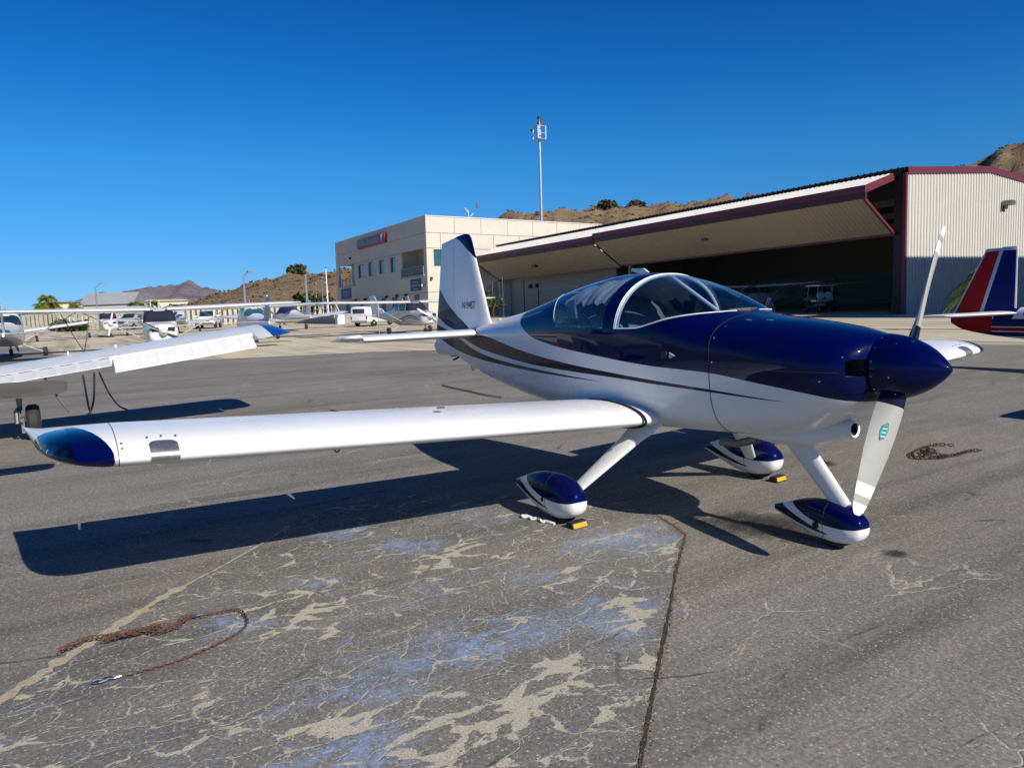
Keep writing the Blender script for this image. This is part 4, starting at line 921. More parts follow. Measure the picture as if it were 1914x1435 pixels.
mb = MB(); mb.cyl((3, -8.1, 10.9), (3, -8.1, 12.5), .03, 6); mb.cyl((3, -8.1, 12.5), (3, -8.1, 13.05), .14, 8); mb.build('roof_aerial', [M['dsteel']], VIS, 0)
# ramp with hand rails in front of the office
RMP = thing('access_ramp', 'concrete access ramp with pale handrails in front of the office building', 'ramp', (-66.5, 20.2, 0), R(180))
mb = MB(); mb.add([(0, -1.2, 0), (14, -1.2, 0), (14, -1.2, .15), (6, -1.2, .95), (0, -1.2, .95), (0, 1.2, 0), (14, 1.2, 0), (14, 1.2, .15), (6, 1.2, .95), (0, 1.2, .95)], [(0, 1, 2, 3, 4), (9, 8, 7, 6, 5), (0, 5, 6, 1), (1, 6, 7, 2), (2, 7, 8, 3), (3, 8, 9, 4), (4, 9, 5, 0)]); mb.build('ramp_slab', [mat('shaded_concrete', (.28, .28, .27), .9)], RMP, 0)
mb = MB()
for x in np.linspace(-.6, 6, 6): mb.cyl((x, 1.15, .2), (x, 1.15, 2.0), .05, 6)
mb.tube([(-1.8, 1.15, 1.0), (-.6, 1.15, 2.0), (6, 1.15, 1.95), (13.5, 1.15, 1.1)], .045, 6); mb.tube([(-.6, 1.15, 1.5), (6, 1.15, 1.45)], .03, 6); mb.build('handrail', [M['trimw']], RMP, 0)
mb = MB(); mb.box((-.9, .9, .45), (.7, .7, .9)); mb.build('ramp_post', [M['trimw']], RMP, 0)

# ---- hangar with a raised two-leaf door
M['hwall'] = mat('hangar_white_panel', (.50, .485, .435), .5, noise=.05, nscale=.7); M['hdoor'] = mat('weathered_door_panel', (.50, .49, .45), .55, noise=.08, nscale=.5); M['maroon'] = mat('maroon_trim', (.12, .020, .033), .45)
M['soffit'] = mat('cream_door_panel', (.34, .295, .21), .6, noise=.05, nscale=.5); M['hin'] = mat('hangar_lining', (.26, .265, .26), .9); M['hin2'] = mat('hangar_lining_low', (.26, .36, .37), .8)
HG = frame_obj('hangar', 'large corrugated hangar with maroon trim and its folding door raised as a canopy', 'hangar', (-21.317, 38.334, 0), (-1., -.002, -.0148), (.002, -1., .019))
LH = 46.3
def corr(u0, u1, pitch, depth, put, z0, z1):
    """ribbed sheet: profile along u, extruded z0..z1 (functions of u)"""
    mb = MB(); P = []; u = u0; k = 0
    while u < u1-1e-4:
        for du, h in ((0, 0), (pitch*.62, 0), (pitch*.70, depth), (pitch*.92, depth)):
            if u+du <= u1+1e-6: P.append((u+du, h))
        u += pitch
    P.append((u1, 0)); vs = []
    for q, h in P: vs += [put(q, h, z0(q)), put(q, h, z1(q))]
    mb.add(vs, [(2*i, 2*i+2, 2*i+3, 2*i+1) for i in range(len(P)-1)]); return mb
ztop = lambda q: 8.05+(q*.0815 if q < 9.2 else .75-(q-9.2)*.07)
for i in range(29):
    u0 = i*.96; corr(u0, u0+.96, .32, .05, lambda u, h, z: (-h, -u, z), lambda q: -.3, ztop).build('wall_panel', [M['hwall']], HG, 0)
mb = MB(); q = [0, 4, 9.2, 14, 20, 28]
for a, b in zip(q[:-1], q[1:]):
    mb.add([(-.10, -a, ztop(a)-.02), (-.10, -b, ztop(b)-.02), (-.10, -b, ztop(b)+.38), (-.10, -a, ztop(a)+.38), (.25, -a, ztop(a)-.02), (.25, -b, ztop(b)-.02), (.25, -b, ztop(b)+.38), (.25, -a, ztop(a)+.38)], [(0, 1, 2, 3), (7, 6, 5, 4), (3, 2, 6, 7), (0, 4, 5, 1)])
mb.build('rake_trim', [M['maroon']], HG, 0)
mb = MB(); mb.bx(-.08, .12, -.02, .16, -.3, 8.1); mb.build('corner_trim', [M['maroon']], HG, 0)
mb = MB(); mb.bx(.02, .75, -.5, -.02, -.3, 8.0); mb.build('door_jamb', [mat('dark_maroon', (.03, .008, .012), .6)], HG, 0)
# roof, other walls, interior lining
mb = MB(); mb.add([(0, .15, 8.42), (LH, .15, 8.42), (LH, -9.2, 9.2), (0, -9.2, 9.2), (LH, -28, 7.9), (0, -28, 7.9), (0, .15, 8.25), (LH, .15, 8.25)], [(0, 1, 2, 3), (3, 2, 4, 5), (0, 6, 7, 1)]); mb.build('roof', [M['hin']], HG, 0)
mb = corr(0, LH, .42, .07, lambda u, h, z: (u, .16+z, 8.36+h), lambda q: 0., lambda q: .16); mb.bx(0, LH, .14, .2, 8.24, 8.36); mb.build('eave_edge', [M['gap']], HG, 0)
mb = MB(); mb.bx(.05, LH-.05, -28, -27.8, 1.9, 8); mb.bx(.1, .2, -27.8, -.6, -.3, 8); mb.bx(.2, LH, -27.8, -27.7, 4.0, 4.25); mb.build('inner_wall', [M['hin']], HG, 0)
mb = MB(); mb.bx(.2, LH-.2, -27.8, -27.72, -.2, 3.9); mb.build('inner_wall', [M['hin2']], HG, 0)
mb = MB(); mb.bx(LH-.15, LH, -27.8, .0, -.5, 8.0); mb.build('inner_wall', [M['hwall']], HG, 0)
mb = MB(); mb.bx(LH-18.5, LH-.2, -1.6, -1.4, -.8, 5.4); mb.build('sliding_wall_panel', [mat('pale_grey_panel', (.25, .26, .265), .7, noise=.06, nscale=1)], HG, 0)
for x, w_, h in ((LH-3.0, .04, 4.5), (LH-5.8, .04, 3.4)):
    mb = MB(); mb.bx(x-w_, x+w_, -1.4, -1.36, -.5, h); mb.build('panel_joint', [M['gap']], HG, 0)
mb = MB(); mb.bx(LH-13, LH-5.8, -1.4, -1.34, 3.35, 3.43); mb.build('panel_joint', [M['dsteel']], HG, 0)
for x in (LH-4.4, LH-5.6):
    mb = MB(); mb.box((x, -1.3, 3.7), (.4, .2, .4)); mb.build('door_motor', [M['gap']], HG, 0)
mb = MB(); mb.bx(LH-8, LH-6.1, -1.4, -1.3, .4, 1.2); mb.build('electrical_box', [M['gap']], HG, 0)
mb = MB(); mb.bx(.15, LH-.2, -27.7, -.1, -.6, -.02); mb.build('floor_slab', [mat('hangar_floor', (.36, .34, .30), .5)], HG, 0)
for y in (-7, -14, -21): mb = MB(); mb.bx(.2, LH-.3, y-.12, y+.12, 7.3, 7.7); mb.build('roof_beam', [M['hin']], HG, 0)
mb = MB(); mb.bx(24.9, 25.15, -.9, -.6, -.4, 8); mb.build('interior_post', [M['hin']], HG, 0)
# door leaves : top leaf slopes out from the header, lower leaf folds back
for i, (a, b) in enumerate(((.62, 25.35), (25.35, LH-.5))):
    D_ = []
    zf = 7.36-.0078*(a+b)/2; zl = zf-.66; zr = 4.78-.006*(a+b)/2
    n_ = int(round((b-a)/.96)); st = (b-a)/n_
    for j in range(n_):
        u0 = a+j*st
        corr(u0, u0+st, st/3, .045, lambda u, h, z: (u, .22+2.85*z, 8.18+(zf-8.18)*z+h), lambda q: 0., lambda q: 1.).build('door_panel', [M['hdoor']], HG, 0)
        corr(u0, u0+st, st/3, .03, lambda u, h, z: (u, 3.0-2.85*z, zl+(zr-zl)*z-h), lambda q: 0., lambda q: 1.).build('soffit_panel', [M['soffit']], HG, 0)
    mb = MB(); mb.bx(a-(.1 if i == 0 else 0), b+(.1 if i else 0), 2.95, 3.16, zl+.30, zf+.03); mb.build('fold_beam', [M['maroon']], HG, 0)
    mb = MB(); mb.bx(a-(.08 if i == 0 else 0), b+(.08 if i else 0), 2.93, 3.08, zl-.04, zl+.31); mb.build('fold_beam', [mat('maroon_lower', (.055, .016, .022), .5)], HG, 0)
    mb = MB(); mb.bx(a-(.1 if i == 0 else 0), b+(.1 if i else 0), .08, .2, zr-.12, zr+.06); mb.build('bottom_rail', [M['maroon']], HG, 0)
    if i == 0:
        mb = MB(); mb.add([(25.3, 3.02, zl+.02), (25.4, 3.02, zl+.02), (25.4, .1, zr-.05), (25.3, .1, zr-.05), (25.3, 3.02, zl-.05), (25.4, 3.02, zl-.05), (25.4, .1, zr-.12), (25.3, .1, zr-.12)], [(0, 1, 2, 3), (7, 6, 5, 4), (0, 4, 5, 1), (1, 5, 6, 2), (2, 6, 7, 3), (3, 7, 4, 0)]); mb.build('leaf_joint', [M['gap']], HG, 0)
    for e_ in ((a,) if i == 0 else (b,)):
        mb = MB(); mb.add([(e_-.06, .3, 8.15), (e_-.06, 3.1, zf), (e_-.06, 3.1, zf-.42), (e_-.06, .3, 7.75), (e_+.06, .3, 8.15), (e_+.06, 3.1, zf), (e_+.06, 3.1, zf-.42), (e_+.06, .3, 7.75)], [(0, 1, 2, 3), (7, 6, 5, 4), (0, 4, 5, 1), (1, 5, 6, 2), (2, 6, 7, 3), (3, 7, 4, 0)])
        mb.add([(e_-.06, 3.05, zl+.05), (e_-.06, .1, zr+.05), (e_-.06, .1, zr-.12), (e_-.06, 3.05, zl-.14), (e_+.06, 3.05, zl+.05), (e_+.06, .1, zr+.05), (e_+.06, .1, zr-.12), (e_+.06, 3.05, zl-.14)], [(0, 1, 2, 3), (7, 6, 5, 4), (0, 4, 5, 1), (1, 5, 6, 2), (2, 6, 7, 3), (3, 7, 4, 0)])
        mb.build('leaf_edge_trim', [M['maroon']], HG, 0)
for x in (14.0, 36.5):
    mb = MB(); zz = 5.9 if x < 20 else 5.6; mb.box((x, 1.6, zz-.15), (.5, .4, .25)); mb.cyl((x, 1.6, zz-.1), (x, 1.6, zz+.2), .06, 6); mb.build('soffit_light', [M['lampblk']], HG, 0)
f_ = MB(); f_.box((-.35, -11.0, 6.95), (.55, .55, .3)); f_.box((-.12, -11.0, 6.75), (.3, .12, .35)); f_ = f_.build('wall_floodlight', [M['dsteel']], HG, 0)
f_ = MB(); f_.box((2.0, -5, 6.1), (1.9, .35, .12)); f_.cyl((1.4, -5, 6.1), (1.4, -5, 7.6), .02, 5); f_.cyl((2.6, -5, 6.1), (2.6, -5, 7.6), .02, 5); f_ = f_.build('hanging_light', [M['lampwhite']], HG, 0)
# neighbouring hangar to the right, outside the picture, whose shadow lies on the end wall
NH = thing('hangar', 'neighbouring corrugated hangar standing to the right of the open hangar, outside the photo', 'hangar', (2.5, 44, 0))
mb = MB(); mb.bx(-10, 22, -8, 26, 0, 12.3); mb.build('wall', [M['hwall']], NH, 0)
mb = MB(); mb.add([(-10.3, -8.3, 12.3), (22.3, -8.3, 12.3), (22.3, 26.3, 12.3), (-10.3, 26.3, 12.3), (6, -8.3, 13.6), (6, 26.3, 13.6)], [(0, 4, 5, 3), (4, 1, 2, 5), (0, 1, 4), (3, 5, 2)]); mb.build('roof', [M['maroon']], NH, 0)

# ---- far buildings on the left
M['farwall'] = mat('cream_far_wall', (.58, .53, .36), .9, noise=.06, nscale=.2); M['farroof'] = mat('grey_metal_roof', (.30, .30, .31), .6, noise=.1, nscale=.2)
def far_hangar(label, px0, px1, d0, d1, eave, ridge, dep, roofm='farroof', gap=0):
    a = V3(*at(px0, 600, d0)[:2], 0); b = V3(*at(px1, 600, d1)[:2], 0); c = (a+b)/2; v = b-a; L = np.linalg.norm(v); ang = math.atan2(v[1], v[0])
    t = thing('hangar_row', label, 'hangar', tuple(c), ang); mb = MB(); mb.bx(-L/2, L/2, 0, dep, -.5, eave); mb.build('wall', [M['farwall']], t, 0)
    mb = MB(); e = .5; mb.add([(-L/2-e, -e, eave), (L/2+e, -e, eave), (L/2+e, dep/2, ridge), (-L/2-e, dep/2, ridge), (L/2+e, dep+e, eave), (-L/2-e, dep+e, eave)], [(0, 1, 2, 3), (3, 2, 4, 5), (0, 3, 5), (1, 4, 2)]); mb.build('roof', [M[roofm]], t, 0)
    n_ = max(2, int(L/9))
    for i in range(n_):
        mb = MB(); x = -L/2+L*(i+.5)/n_; mb.bx(x-L/n_*.42, x+L/n_*.42, -.1, .05, 0, eave*.8); mb.build('hangar_door', [mat('cream_far_door', (.52, .48, .34), .8) if i == 0 else bpy.data.materials['cream_far_door']], t, 0)
    return t
far_hangar('long cream hangar with grey roof far behind the parked high-wing aeroplanes', 166, 256, 178, 175, 3.9, 6.4, 9)
far_hangar('low cream shed left of the long cream hangar', 116, 170, 200, 200, 4.9, 5.3, 10)
far_hangar('distant cream hangar between the palms and the brown hill', 264, 362, 250, 255, 5.3, 5.9, 10, 'farwall')
far_hangar('low grey-roofed shed behind the tall palm clump at far left', 84, 122, 210, 210, 3.8, 4.6, 8)
# ================================================================== other aircraft
M['cover'] = mat('dark_windscreen_cover', (.006, .007, .022), .85, bump=.3, bscale=8); M['bcover'] = mat('blue_canvas_cover', (.008, .012, .10), .8, bump=.5, bscale=5)
M['silver'] = mat('silver_paint', (.48, .49, .50), .3, metal=.3, coat=.4); M['maroonp'] = mat('maroon_stripe', (.12, .012, .02), .3, coat=.4)
M['bluefin'] = mat('slate_blue_paint', (.06, .085, .16), .35, coat=.3); M['darkgrey'] = mat('dark_grey_paint', (.05, .055, .06), .4, coat=.3)
def ring(x, w_, zb, zm, zt, nl, nu, n=28): return [(x, y, z) for y, z in superell(w_, zb, zm, zt, nl, nu, n)]
def shell(secs, refine=5, n=28):
    """smooth fuselage grid from (x, w, zb, zm, zt, nl, nu) rows"""
    A = np.array(secs, float); f = [pchip(A[:, 0], A[:, k]) for k in range(1, 7)]; xs = []
    for a, b in zip(A[:-1, 0], A[1:, 0]): xs += list(np.linspace(a, b, refine, endpoint=False))
    xs.append(A[-1, 0]); V = []; F = []
    for x in xs: V += ring(x, *[float(q(x)) for q in f], n=n)
    for i in range(len(xs)-1):
        for j in range(n): k = (j+1) % n; F.append((i*n+j, i*n+k, (i+1)*n+k, (i+1)*n+j))
    F.append(tuple(range(n))); F.append(tuple(range(len(V)-n, len(V))))
    return np.array(V), F
def lift(par, name, secs, mats, t=.13, cam_=.02, n=12, c0=0., c1=1.):
    """lifting surface from (span vector yz point, xLE, chord, thickness factor)"""
    af = airfoil(n, t, cam_, c0, c1); mb = MB()
    mb.loft([[(xl-u*c, y, z+h*c*k) for u, h in af] for y, z, xl, c, k in secs]); return mb.build(name, mats, par, 40)
def vfin(par, name, secs, mats, af):
    mb = MB(); mb.loft([[(xa+(xb-xa)*(u-af[1])/(af[2]-af[1]), h/.05*tk, zz) for u, h in af[0]] for zz, xa, xb, tk in secs]); return mb.build(name, mats, par, 40)
FA = (airfoil(8, .1, 0, 0, .55), 0, .55); RA = (airfoil(4, .1, 0, .5, 1.), .5, 1.)
def wheel(par, x, y, r, w_, name='wheel'):
    mb = MB(); mb.lathe([(y-w_, r*.55), (y-w_*.9, r*.88), (y-w_*.5, r), (y+w_*.5, r), (y+w_*.9, r*.88), (y+w_, r*.55)], (x, 0, r), 'y', 20); o = mb.build(name, [M['black']], par)
    mb = MB(); mb.lathe([(y-w_*1.02, r*.2), (y-w_*.8, r*.52), (y+w_*.8, r*.52), (y+w_*1.02, r*.2)], (x, 0, r), 'y', 14); mb.build('rim', [M['bgwhite']], o); return o
def prop(par, x, z, rad, ang, blade, spin, nb=2, spl=.32, sr=.16):
    mb = MB(); mb.lathe([(x-.02, sr), (x+.04, sr), (x+spl*.5, sr*.75), (x+spl*.85, sr*.32), (x+spl, .01)], (0, 0, z), 'x', 20); s = mb.build('spinner', [M[spin]], par)
    for k in range(nb):
        a = ang+2*math.pi*k/nb; rh = V3(0, math.sin(a), math.cos(a)); ax = V3(1, 0, 0); ta = np.cross(ax, rh); secs = []
        for r, c, be in ((.08, .09, 55), (.25, .13, 42), (.5, .15, 28), (.75, .135, 20), (.93, .10, 16), (1, .05, 15)):
            b = R(be); ch = ta*math.cos(b)+ax*math.sin(b); nr = ax*math.cos(b)-ta*math.sin(b); o = V3(x+.06, 0, z)+rh*r*rad
            secs.append([o+ch*u*c+nr*h*.025 for u, h in ((-.5, 0), (-.2, .8), (.2, 1), (.5, .1), (.2, -.3), (-.2, -.2))])
        mb = MB(); mb.loft(secs); mb.build('propeller_blade', [M[blade]], s, 40)
def high_wing(label, loc, rz, group=None, body='bgwhite', cover=None, swoosh=None, blade='bgwhite', spin='bgwhite', pang=.9, fin='bgwhite', zs=.9, wings=(1, -1), dark_cowl=False, name='high_wing_aircraft', glass='tglass', cat='aeroplane', windows=True, tail=None):
    t = thing(name, label, cat, loc, rz, group); t.scale = (1, 1, zs)
    V, F = shell([(2.38, .30, .78, 1.02, 1.26, 2.4, 2.4), (2.34, .42, .66, 1.02, 1.36, 2.6, 2.4), (2.2, .50, .58, 1.03, 1.42, 3, 2.5), (1.9, .54, .53, 1.05, 1.45, 3.2, 2.8), (1.35, .57, .52, 1.08, 1.50, 4, 3.2), (1.22, .57, .52, 1.1, 1.56, 4, 3.5), (.72, .57, .52, 1.2, 2.03, 4, 4.5), (.2, .57, .52, 1.25, 2.08, 4, 5), (-.9, .55, .54, 1.25, 2.05, 4, 4.5), (-1.35, .49, .60, 1.2, 1.82, 3.5, 3), (-2.0, .40, .70, 1.15, 1.58, 3, 2.4), (-3.3, .26, .86, 1.15, 1.42, 2.6, 2.3), (-4.6, .13, 1.0, 1.15, 1.30, 2.4, 2.2), (-5.45, .04, 1.08, 1.17, 1.26, 2.2, 2.2)], 5, 32)
    zw = lambda x: 1.52+.0*x
    cs = [lambda x, y, z: z-1.50, lambda x, y, z: z-1.94, lambda x, y, z: x-.60, lambda x, y, z: x-.50, lambda x, y, z: x+.30, lambda x, y, z: x+.38, lambda x, y, z: x+.98, lambda x, y, z: x+1.08, lambda x, y, z: np.abs(y)-.50, lambda x, y, z: x-1.9]
    if swoosh: 
        s1 = lambda x, y, z: z-(1.13+.16*np.sin((x-.3)*1.9)-.05*np.abs(x)); s2 = lambda x, y, z: s1(x, y, z)+.13*np.clip(1.2-np.abs(x-.6)/1.5, 0, 1); s3 = lambda x, y, z: s1(x, y, z)+.13*np.clip(1.2-np.abs(x-.6)/1.5, 0, 1)+.05; s4 = lambda x, y, z: s1(x, y, z)+.21*np.clip(1.2-np.abs(x-.6)/1.5, 0, 1)+.05
        cs += [s1, s2, s3, s4]
    for c in cs: V, F = cut(V, F, c)
    x, y, z = centroids(V, F).T; up = (z > 1.50)
    ws = up & (x > .60) & (x < 1.36) & (z < 2.0); sw = up & (z < 1.94) & (np.abs(y) > .40) & (((x > -.30) & (x < .50)) | ((x > -.98) & (x < -.38))); rw = up & (x < -1.08) & (z > 1.52) & (x > -1.75) & (z < 1.96)
    m = np.zeros(len(F), int); 
    if swoosh: m[(((s1(x, y, z) < 0) & (s2(x, y, z) > 0)) | ((s3(x, y, z) < 0) & (s4(x, y, z) > 0))) & (np.abs(x-.5) < 1.75)] = 1
    if dark_cowl: m[x > 1.9] = 2
    glz = (ws | sw | rw) if windows else np.zeros(len(F), bool)
    fu = part_from(V, F, ~glz, m, 'fuselage', [M[body], M[swoosh or 'maroonp'], M['darkgrey']], t, 40)
    if windows:
        part_from(V, F, ws, None, 'windscreen', [M[cover or glass]], t, 40); [part_from(V, F, sw & (np.sign(y) == s_) & ((x > -.34) == f_), None, 'side_window', [M[glass]], t, 40) for s_ in (1, -1) for f_ in (True, False)]; part_from(V, F, rw, None, 'rear_window', [M[glass]], t, 40)
    for s in (1, -1):
        mb = MB(); mb.poly([(2.36, s*.13, 1.12), (2.36, s*.38, 1.10), (2.34, s*.40, 1.27), (2.36, s*.16, 1.29)], .06, (1, 0, 0)); mb.build('cooling_inlet', [M['gap']], t, 0)
    mb = MB(); mb.box((2.37, 0, .80), (.05, .26, .14)); mb.build('air_filter', [M['bgwhite']], t, 0)
    for s in wings:
        w_ = lift(t, 'wing', [(s*.3, 2.02, .78, 1.62, 1), (s*2.6, 2.07, .78, 1.62, 1), (s*5.0, 2.14, .70, 1.20, .9), (s*5.42, 2.15, .55, .85, .6), (s*5.5, 2.15, .40, .55, .3)], [M['bgwhite']], .12, .02)
        mb = MB(); mb.tube([(.18, s*.55, .74), (.33, s*2.55, 1.98)], [(.05, .02), (.05, .02)], 8); mb.build('wing_strut', [M['bgwhite']], t)
        lift(t, 'horizontal_stabilizer', [(s*.05, 1.2, -4.45, .95, 1), (s*1.6, 1.2, -4.62, .70, 1), (s*1.68, 1.2, -4.72, .5, .5)], [M['bgwhite']], .08, 0)
        mb = MB(); mb.tube([(-.10, s*.45, .62), (-.16, s*.95, .33), (-.18, s*1.22, .22)], [(.07, .025), (.05, .02), (.04, .018)], 8); mb.build('gear_leg', [M['bgwhite']], t)
        wheel(t, -.18, s*1.28, .215, .085)
        lift(w_, 'aileron', [(s*2.75, 2.055, -.54, .28, 1), (s*4.9, 2.12, -.22, .22, 1)], [M['bgwhite']], .12, 0, 5)
    vfin(t, 'fin', [(1.2, -3.6, -4.95, .05), (1.5, -4.15, -5.0, .045), (2.55, -4.85, -5.3, .03), (2.62, -4.95, -5.28, .012)], [M[fin]], FA)
    vfin(t, 'rudder', [(1.15, -4.98, -5.45, .04), (1.5, -5.02, -5.52, .04), (2.55, -5.32, -5.75, .025), (2.6, -5.34, -5.7, .01)], [M[fin]], RA)
    mb = MB(); mb.tube([(1.75, 0, .56), (1.82, 0, .30), (1.82, 0, .20)], .035, 8); mb.build('nose_leg', [M['dsteel']], t); wheel(t, 1.80, 0, .175, .07, 'nose_wheel')
    prop(t, 2.38, 1.08, .95, pang, blade, spin, 2, .34, .17)
    for x, l in ((-.2, .42), (-1.0, .3)): mb = MB(); mb.tube([(x, .1, 2.05), (x-.22, .1, 2.05+l)], .012, 5); mb.build('antenna', [M['bgwhite']], t)
    return t
def hd(a): return R(a)
high_wing('white high-wing aeroplane facing us with a dark windscreen cover and black propeller blades', (-28.4, -.55, 0), hd(-3), None, cover='cover', blade='darkgrey', pang=-1.03, zs=.87)
high_wing('small white high-wing aeroplane seen nose-on under the wing of the dark-cover aeroplane', (-60.6, -.55, 0), hd(1), None, cover='cover', pang=.2, zs=.9)
high_wing('white high-wing aeroplane at the far left seen from behind, tail nearest', (-33.9, -5.75, 0), hd(181), None, zs=.9, pang=.3, fin='bgwhite')
high_wing('high-wing aeroplane seen from behind with a slate blue tail fin and green-tinted windows', (-37.8, 5.05, 0), hd(176), None, fin='bluefin', glass='skyglass', zs=.87, pang=.3)
high_wing('white high-wing aeroplane with dark red swooshes along its grey side, parked before the office', (-35.2, 13.2, 0), hd(2), None, body='silver', cover='cover', swoosh='maroonp', zs=.85, pang=-.95, fin='bgwhite')

def low_wing(label, loc, rz, group=None, body='bgwhite', cover=None, name='low_wing_aircraft', windows='tglass', span=4.9, taper=.95, tip='bgwhite', pang=.8, gear='dsteel', finm='bgwhite', stab=1.6, stab_up=0, dih=.11, fuse=True, wing_z=.80, flap=None, chord=1.6, tail_x=-4.9, detail=False):
    t = thing(name, label, 'aeroplane', loc, rz, group)
    V, F = shell([(2.05, .28, .78, 1.0, 1.2, 2.4, 2.4), (2.0, .40, .68, 1.0, 1.28, 2.6, 2.4), (1.7, .50, .58, 1.0, 1.34, 3, 2.5), (1.0, .56, .53, 1.02, 1.38, 4, 3), (.72, .56, .53, 1.05, 1.42, 4, 3), (.15, .56, .53, 1.1, 1.76, 4, 3), (-.6, .56, .54, 1.12, 1.82, 4, 3), (-1.4, .50, .58, 1.1, 1.66, 3.6, 2.6), (-2.2, .38, .68, 1.05, 1.42, 3, 2.3), (-3.4, .24, .80, 1.02, 1.24, 2.6, 2.2), (tail_x, .06, .93, 1.02, 1.12, 2.2, 2.2)], 5, 32)
    cs = [lambda x, y, z: z-1.36, lambda x, y, z: z-1.70, lambda x, y, z: x-.22, lambda x, y, z: x-.12, lambda x, y, z: x+.62, lambda x, y, z: x+.72, lambda x, y, z: x+1.45, lambda x, y, z: np.abs(y)-.05]
    for c in cs: V, F = cut(V, F, c)
    x, y, z = centroids(V, F).T
    ws = (z > 1.36) & (x > .22) & (x < .80) & (np.abs(y) > .05); sw = (z > 1.36) & (z < 1.70) & (np.abs(y) > .25) & (((x < .12) & (x > -.62)) | ((x < -.72) & (x > -1.45)))
    part_from(V, F, ~(ws | sw), np.zeros(len(F), int), 'fuselage', [M[body]], t, 40); part_from(V, F, ws, None, 'windscreen', [M[windows]], t, 40); [part_from(V, F, sw & (np.sign(y) == s_) & ((x > -.67) == f_), None, 'side_window', [M[windows]], t, 40) for s_ in (1, -1) for f_ in (True, False)]
    if cover:
        v2 = [(p[0]*1.0, p[1]*1.05, p[2]*1.02+.01) for p in V]; sel = (z > 1.22) & (x < .95) & (x > -1.9); part_from(np.array(v2), F, sel, None, 'canopy_cover', [M[cover]], t, 50)
        P, Fq = text_geo('WAAM', .2) if False else (None, None)
    for s in (1, -1):
        zz = lambda y: wing_z+dih*(y-1.2)
        ch = chord; tc = chord*taper; sp = span
        w_ = lift(t, 'wing', [(s*.3, zz(.3), .95, ch+.2, 1), (s*.8, zz(.8), .80, ch, 1), (s*(sp-.45), zz(sp-.45), .80-(ch-tc)*.35, tc, 1), (s*(sp-.1), zz(sp-.1)+.01, .72-(ch-tc)*.35, tc*.9, .75), (s*sp, zz(sp)+.03, .50-(ch-tc)*.35, tc*.6, .35)], [M['bgwhite']], .14, .02, 14, 0, 1)
        wheel(t, -.05, s*1.5, .2, .075)
        mb = MB(); mb.tube([(-.05, s*1.42, .70), (-.05, s*1.42, .40), (-.05, s*1.47, .2)], .04, 8); mb.build('gear_leg', [M[gear]], t)
        a = R(stab_up)
        st = airfoil(10, .1, 0, 0, 1); mb = MB(); secs = []
        for y, xl, c, k in ((.06, tail_x+.80, .78, 1), (stab-.15, tail_x+.80, .76, 1), (stab-.03, tail_x+.72, .62, .7), (stab, tail_x+.6, .38, .3)):
            xh = tail_x+.58; secs.append([(xh+(xl-u*c-xh)*math.cos(a)-h*c*k*math.sin(a)*-1, s*y, 1.02-(xl-u*c-xh)*math.sin(a)+h*c*k*math.cos(a)) for u, h in st])
        mb.loft(secs); mb.build('stabilator', [M['bgwhite']], t, 40)
    vfin(t, 'fin', [(1.05, tail_x+1.2, tail_x+.45, .05), (1.3, tail_x+.95, tail_x+.4, .045), (2.12, tail_x+.45, tail_x+.15, .03), (2.2, tail_x+.35, tail_x+.16, .012)], [M[finm]], FA)
    vfin(t, 'rudder', [(1.0, tail_x+.42, tail_x, .04), (1.3, tail_x+.37, tail_x-.06, .04), (2.12, tail_x+.12, tail_x-.18, .025), (2.17, tail_x+.12, tail_x-.14, .01)], [M[finm]], RA)
    mb = MB(); mb.tube([(1.55, 0, .62), (1.6, 0, .2)], .035, 8); mb.build('nose_leg', [M[gear]], t); wheel(t, 1.6, 0, .17, .065, 'nose_wheel')
    prop(t, 2.05, 1.0, .92, pang, 'darkgrey', 'bgwhite')
    return t
low_wing('small white low-wing aeroplane with two dark rear windows, far behind the dark-cover one', (-63.5, 4.9, 0), hd(178), None)
low_wing('distant white low-wing aeroplane with dark propeller behind the far-left aeroplane', (-56.5, -6.6, 0), hd(8), None, pang=.2)
low_wing('white low-wing aeroplane under a dark blue canvas canopy cover near the pale fence', (-54, 11.2, 0), hd(-175), None, cover='bcover')

# ---- foreground low-wing aeroplane at the left: only its right wing, tailplane and one wheel reach into the picture
PW = thing('low_wing_aircraft', 'white aeroplane wing at the left edge with blue tip and drooped aileron, chained down', 'aeroplane', (-7.9, -5.75, 0), hd(180))
V, F = shell([(2.35, .28, .78, 1.0, 1.2, 2.4, 2.4), (2.3, .42, .66, 1.0, 1.3, 2.6, 2.4), (1.7, .50, .58, 1.0, 1.34, 3, 2.5), (.72, .56, .53, 1.05, 1.42, 4, 3), (.15, .56, .53, 1.1, 1.76, 4, 3), (-.6, .56, .54, 1.12, 1.82, 4, 3), (-1.4, .50, .58, 1.1, 1.66, 3.6, 2.6), (-2.2, .38, .68, 1.05, 1.42, 3, 2.3), (-3.2, .22, .80, 1.02, 1.24, 2.6, 2.2), (-4.25, .06, .93, 1.02, 1.12, 2.2, 2.2)], 4, 28)
for c in (lambda x, y, z: z-1.36, lambda x, y, z: x+1.45): V, F = cut(V, F, c)
x, y, z = centroids(V, F).T; gl = (z > 1.36) & (x < .75) & (x > -1.45) & (z < 1.74)
part_from(V, F, ~gl, np.zeros(len(F), int), 'fuselage', [M['bgwhite']], PW, 40); part_from(V, F, gl, None, 'cabin_windows', [M['tglass']], PW, 40)
zz = lambda y: .865+.118*(y-1.1)
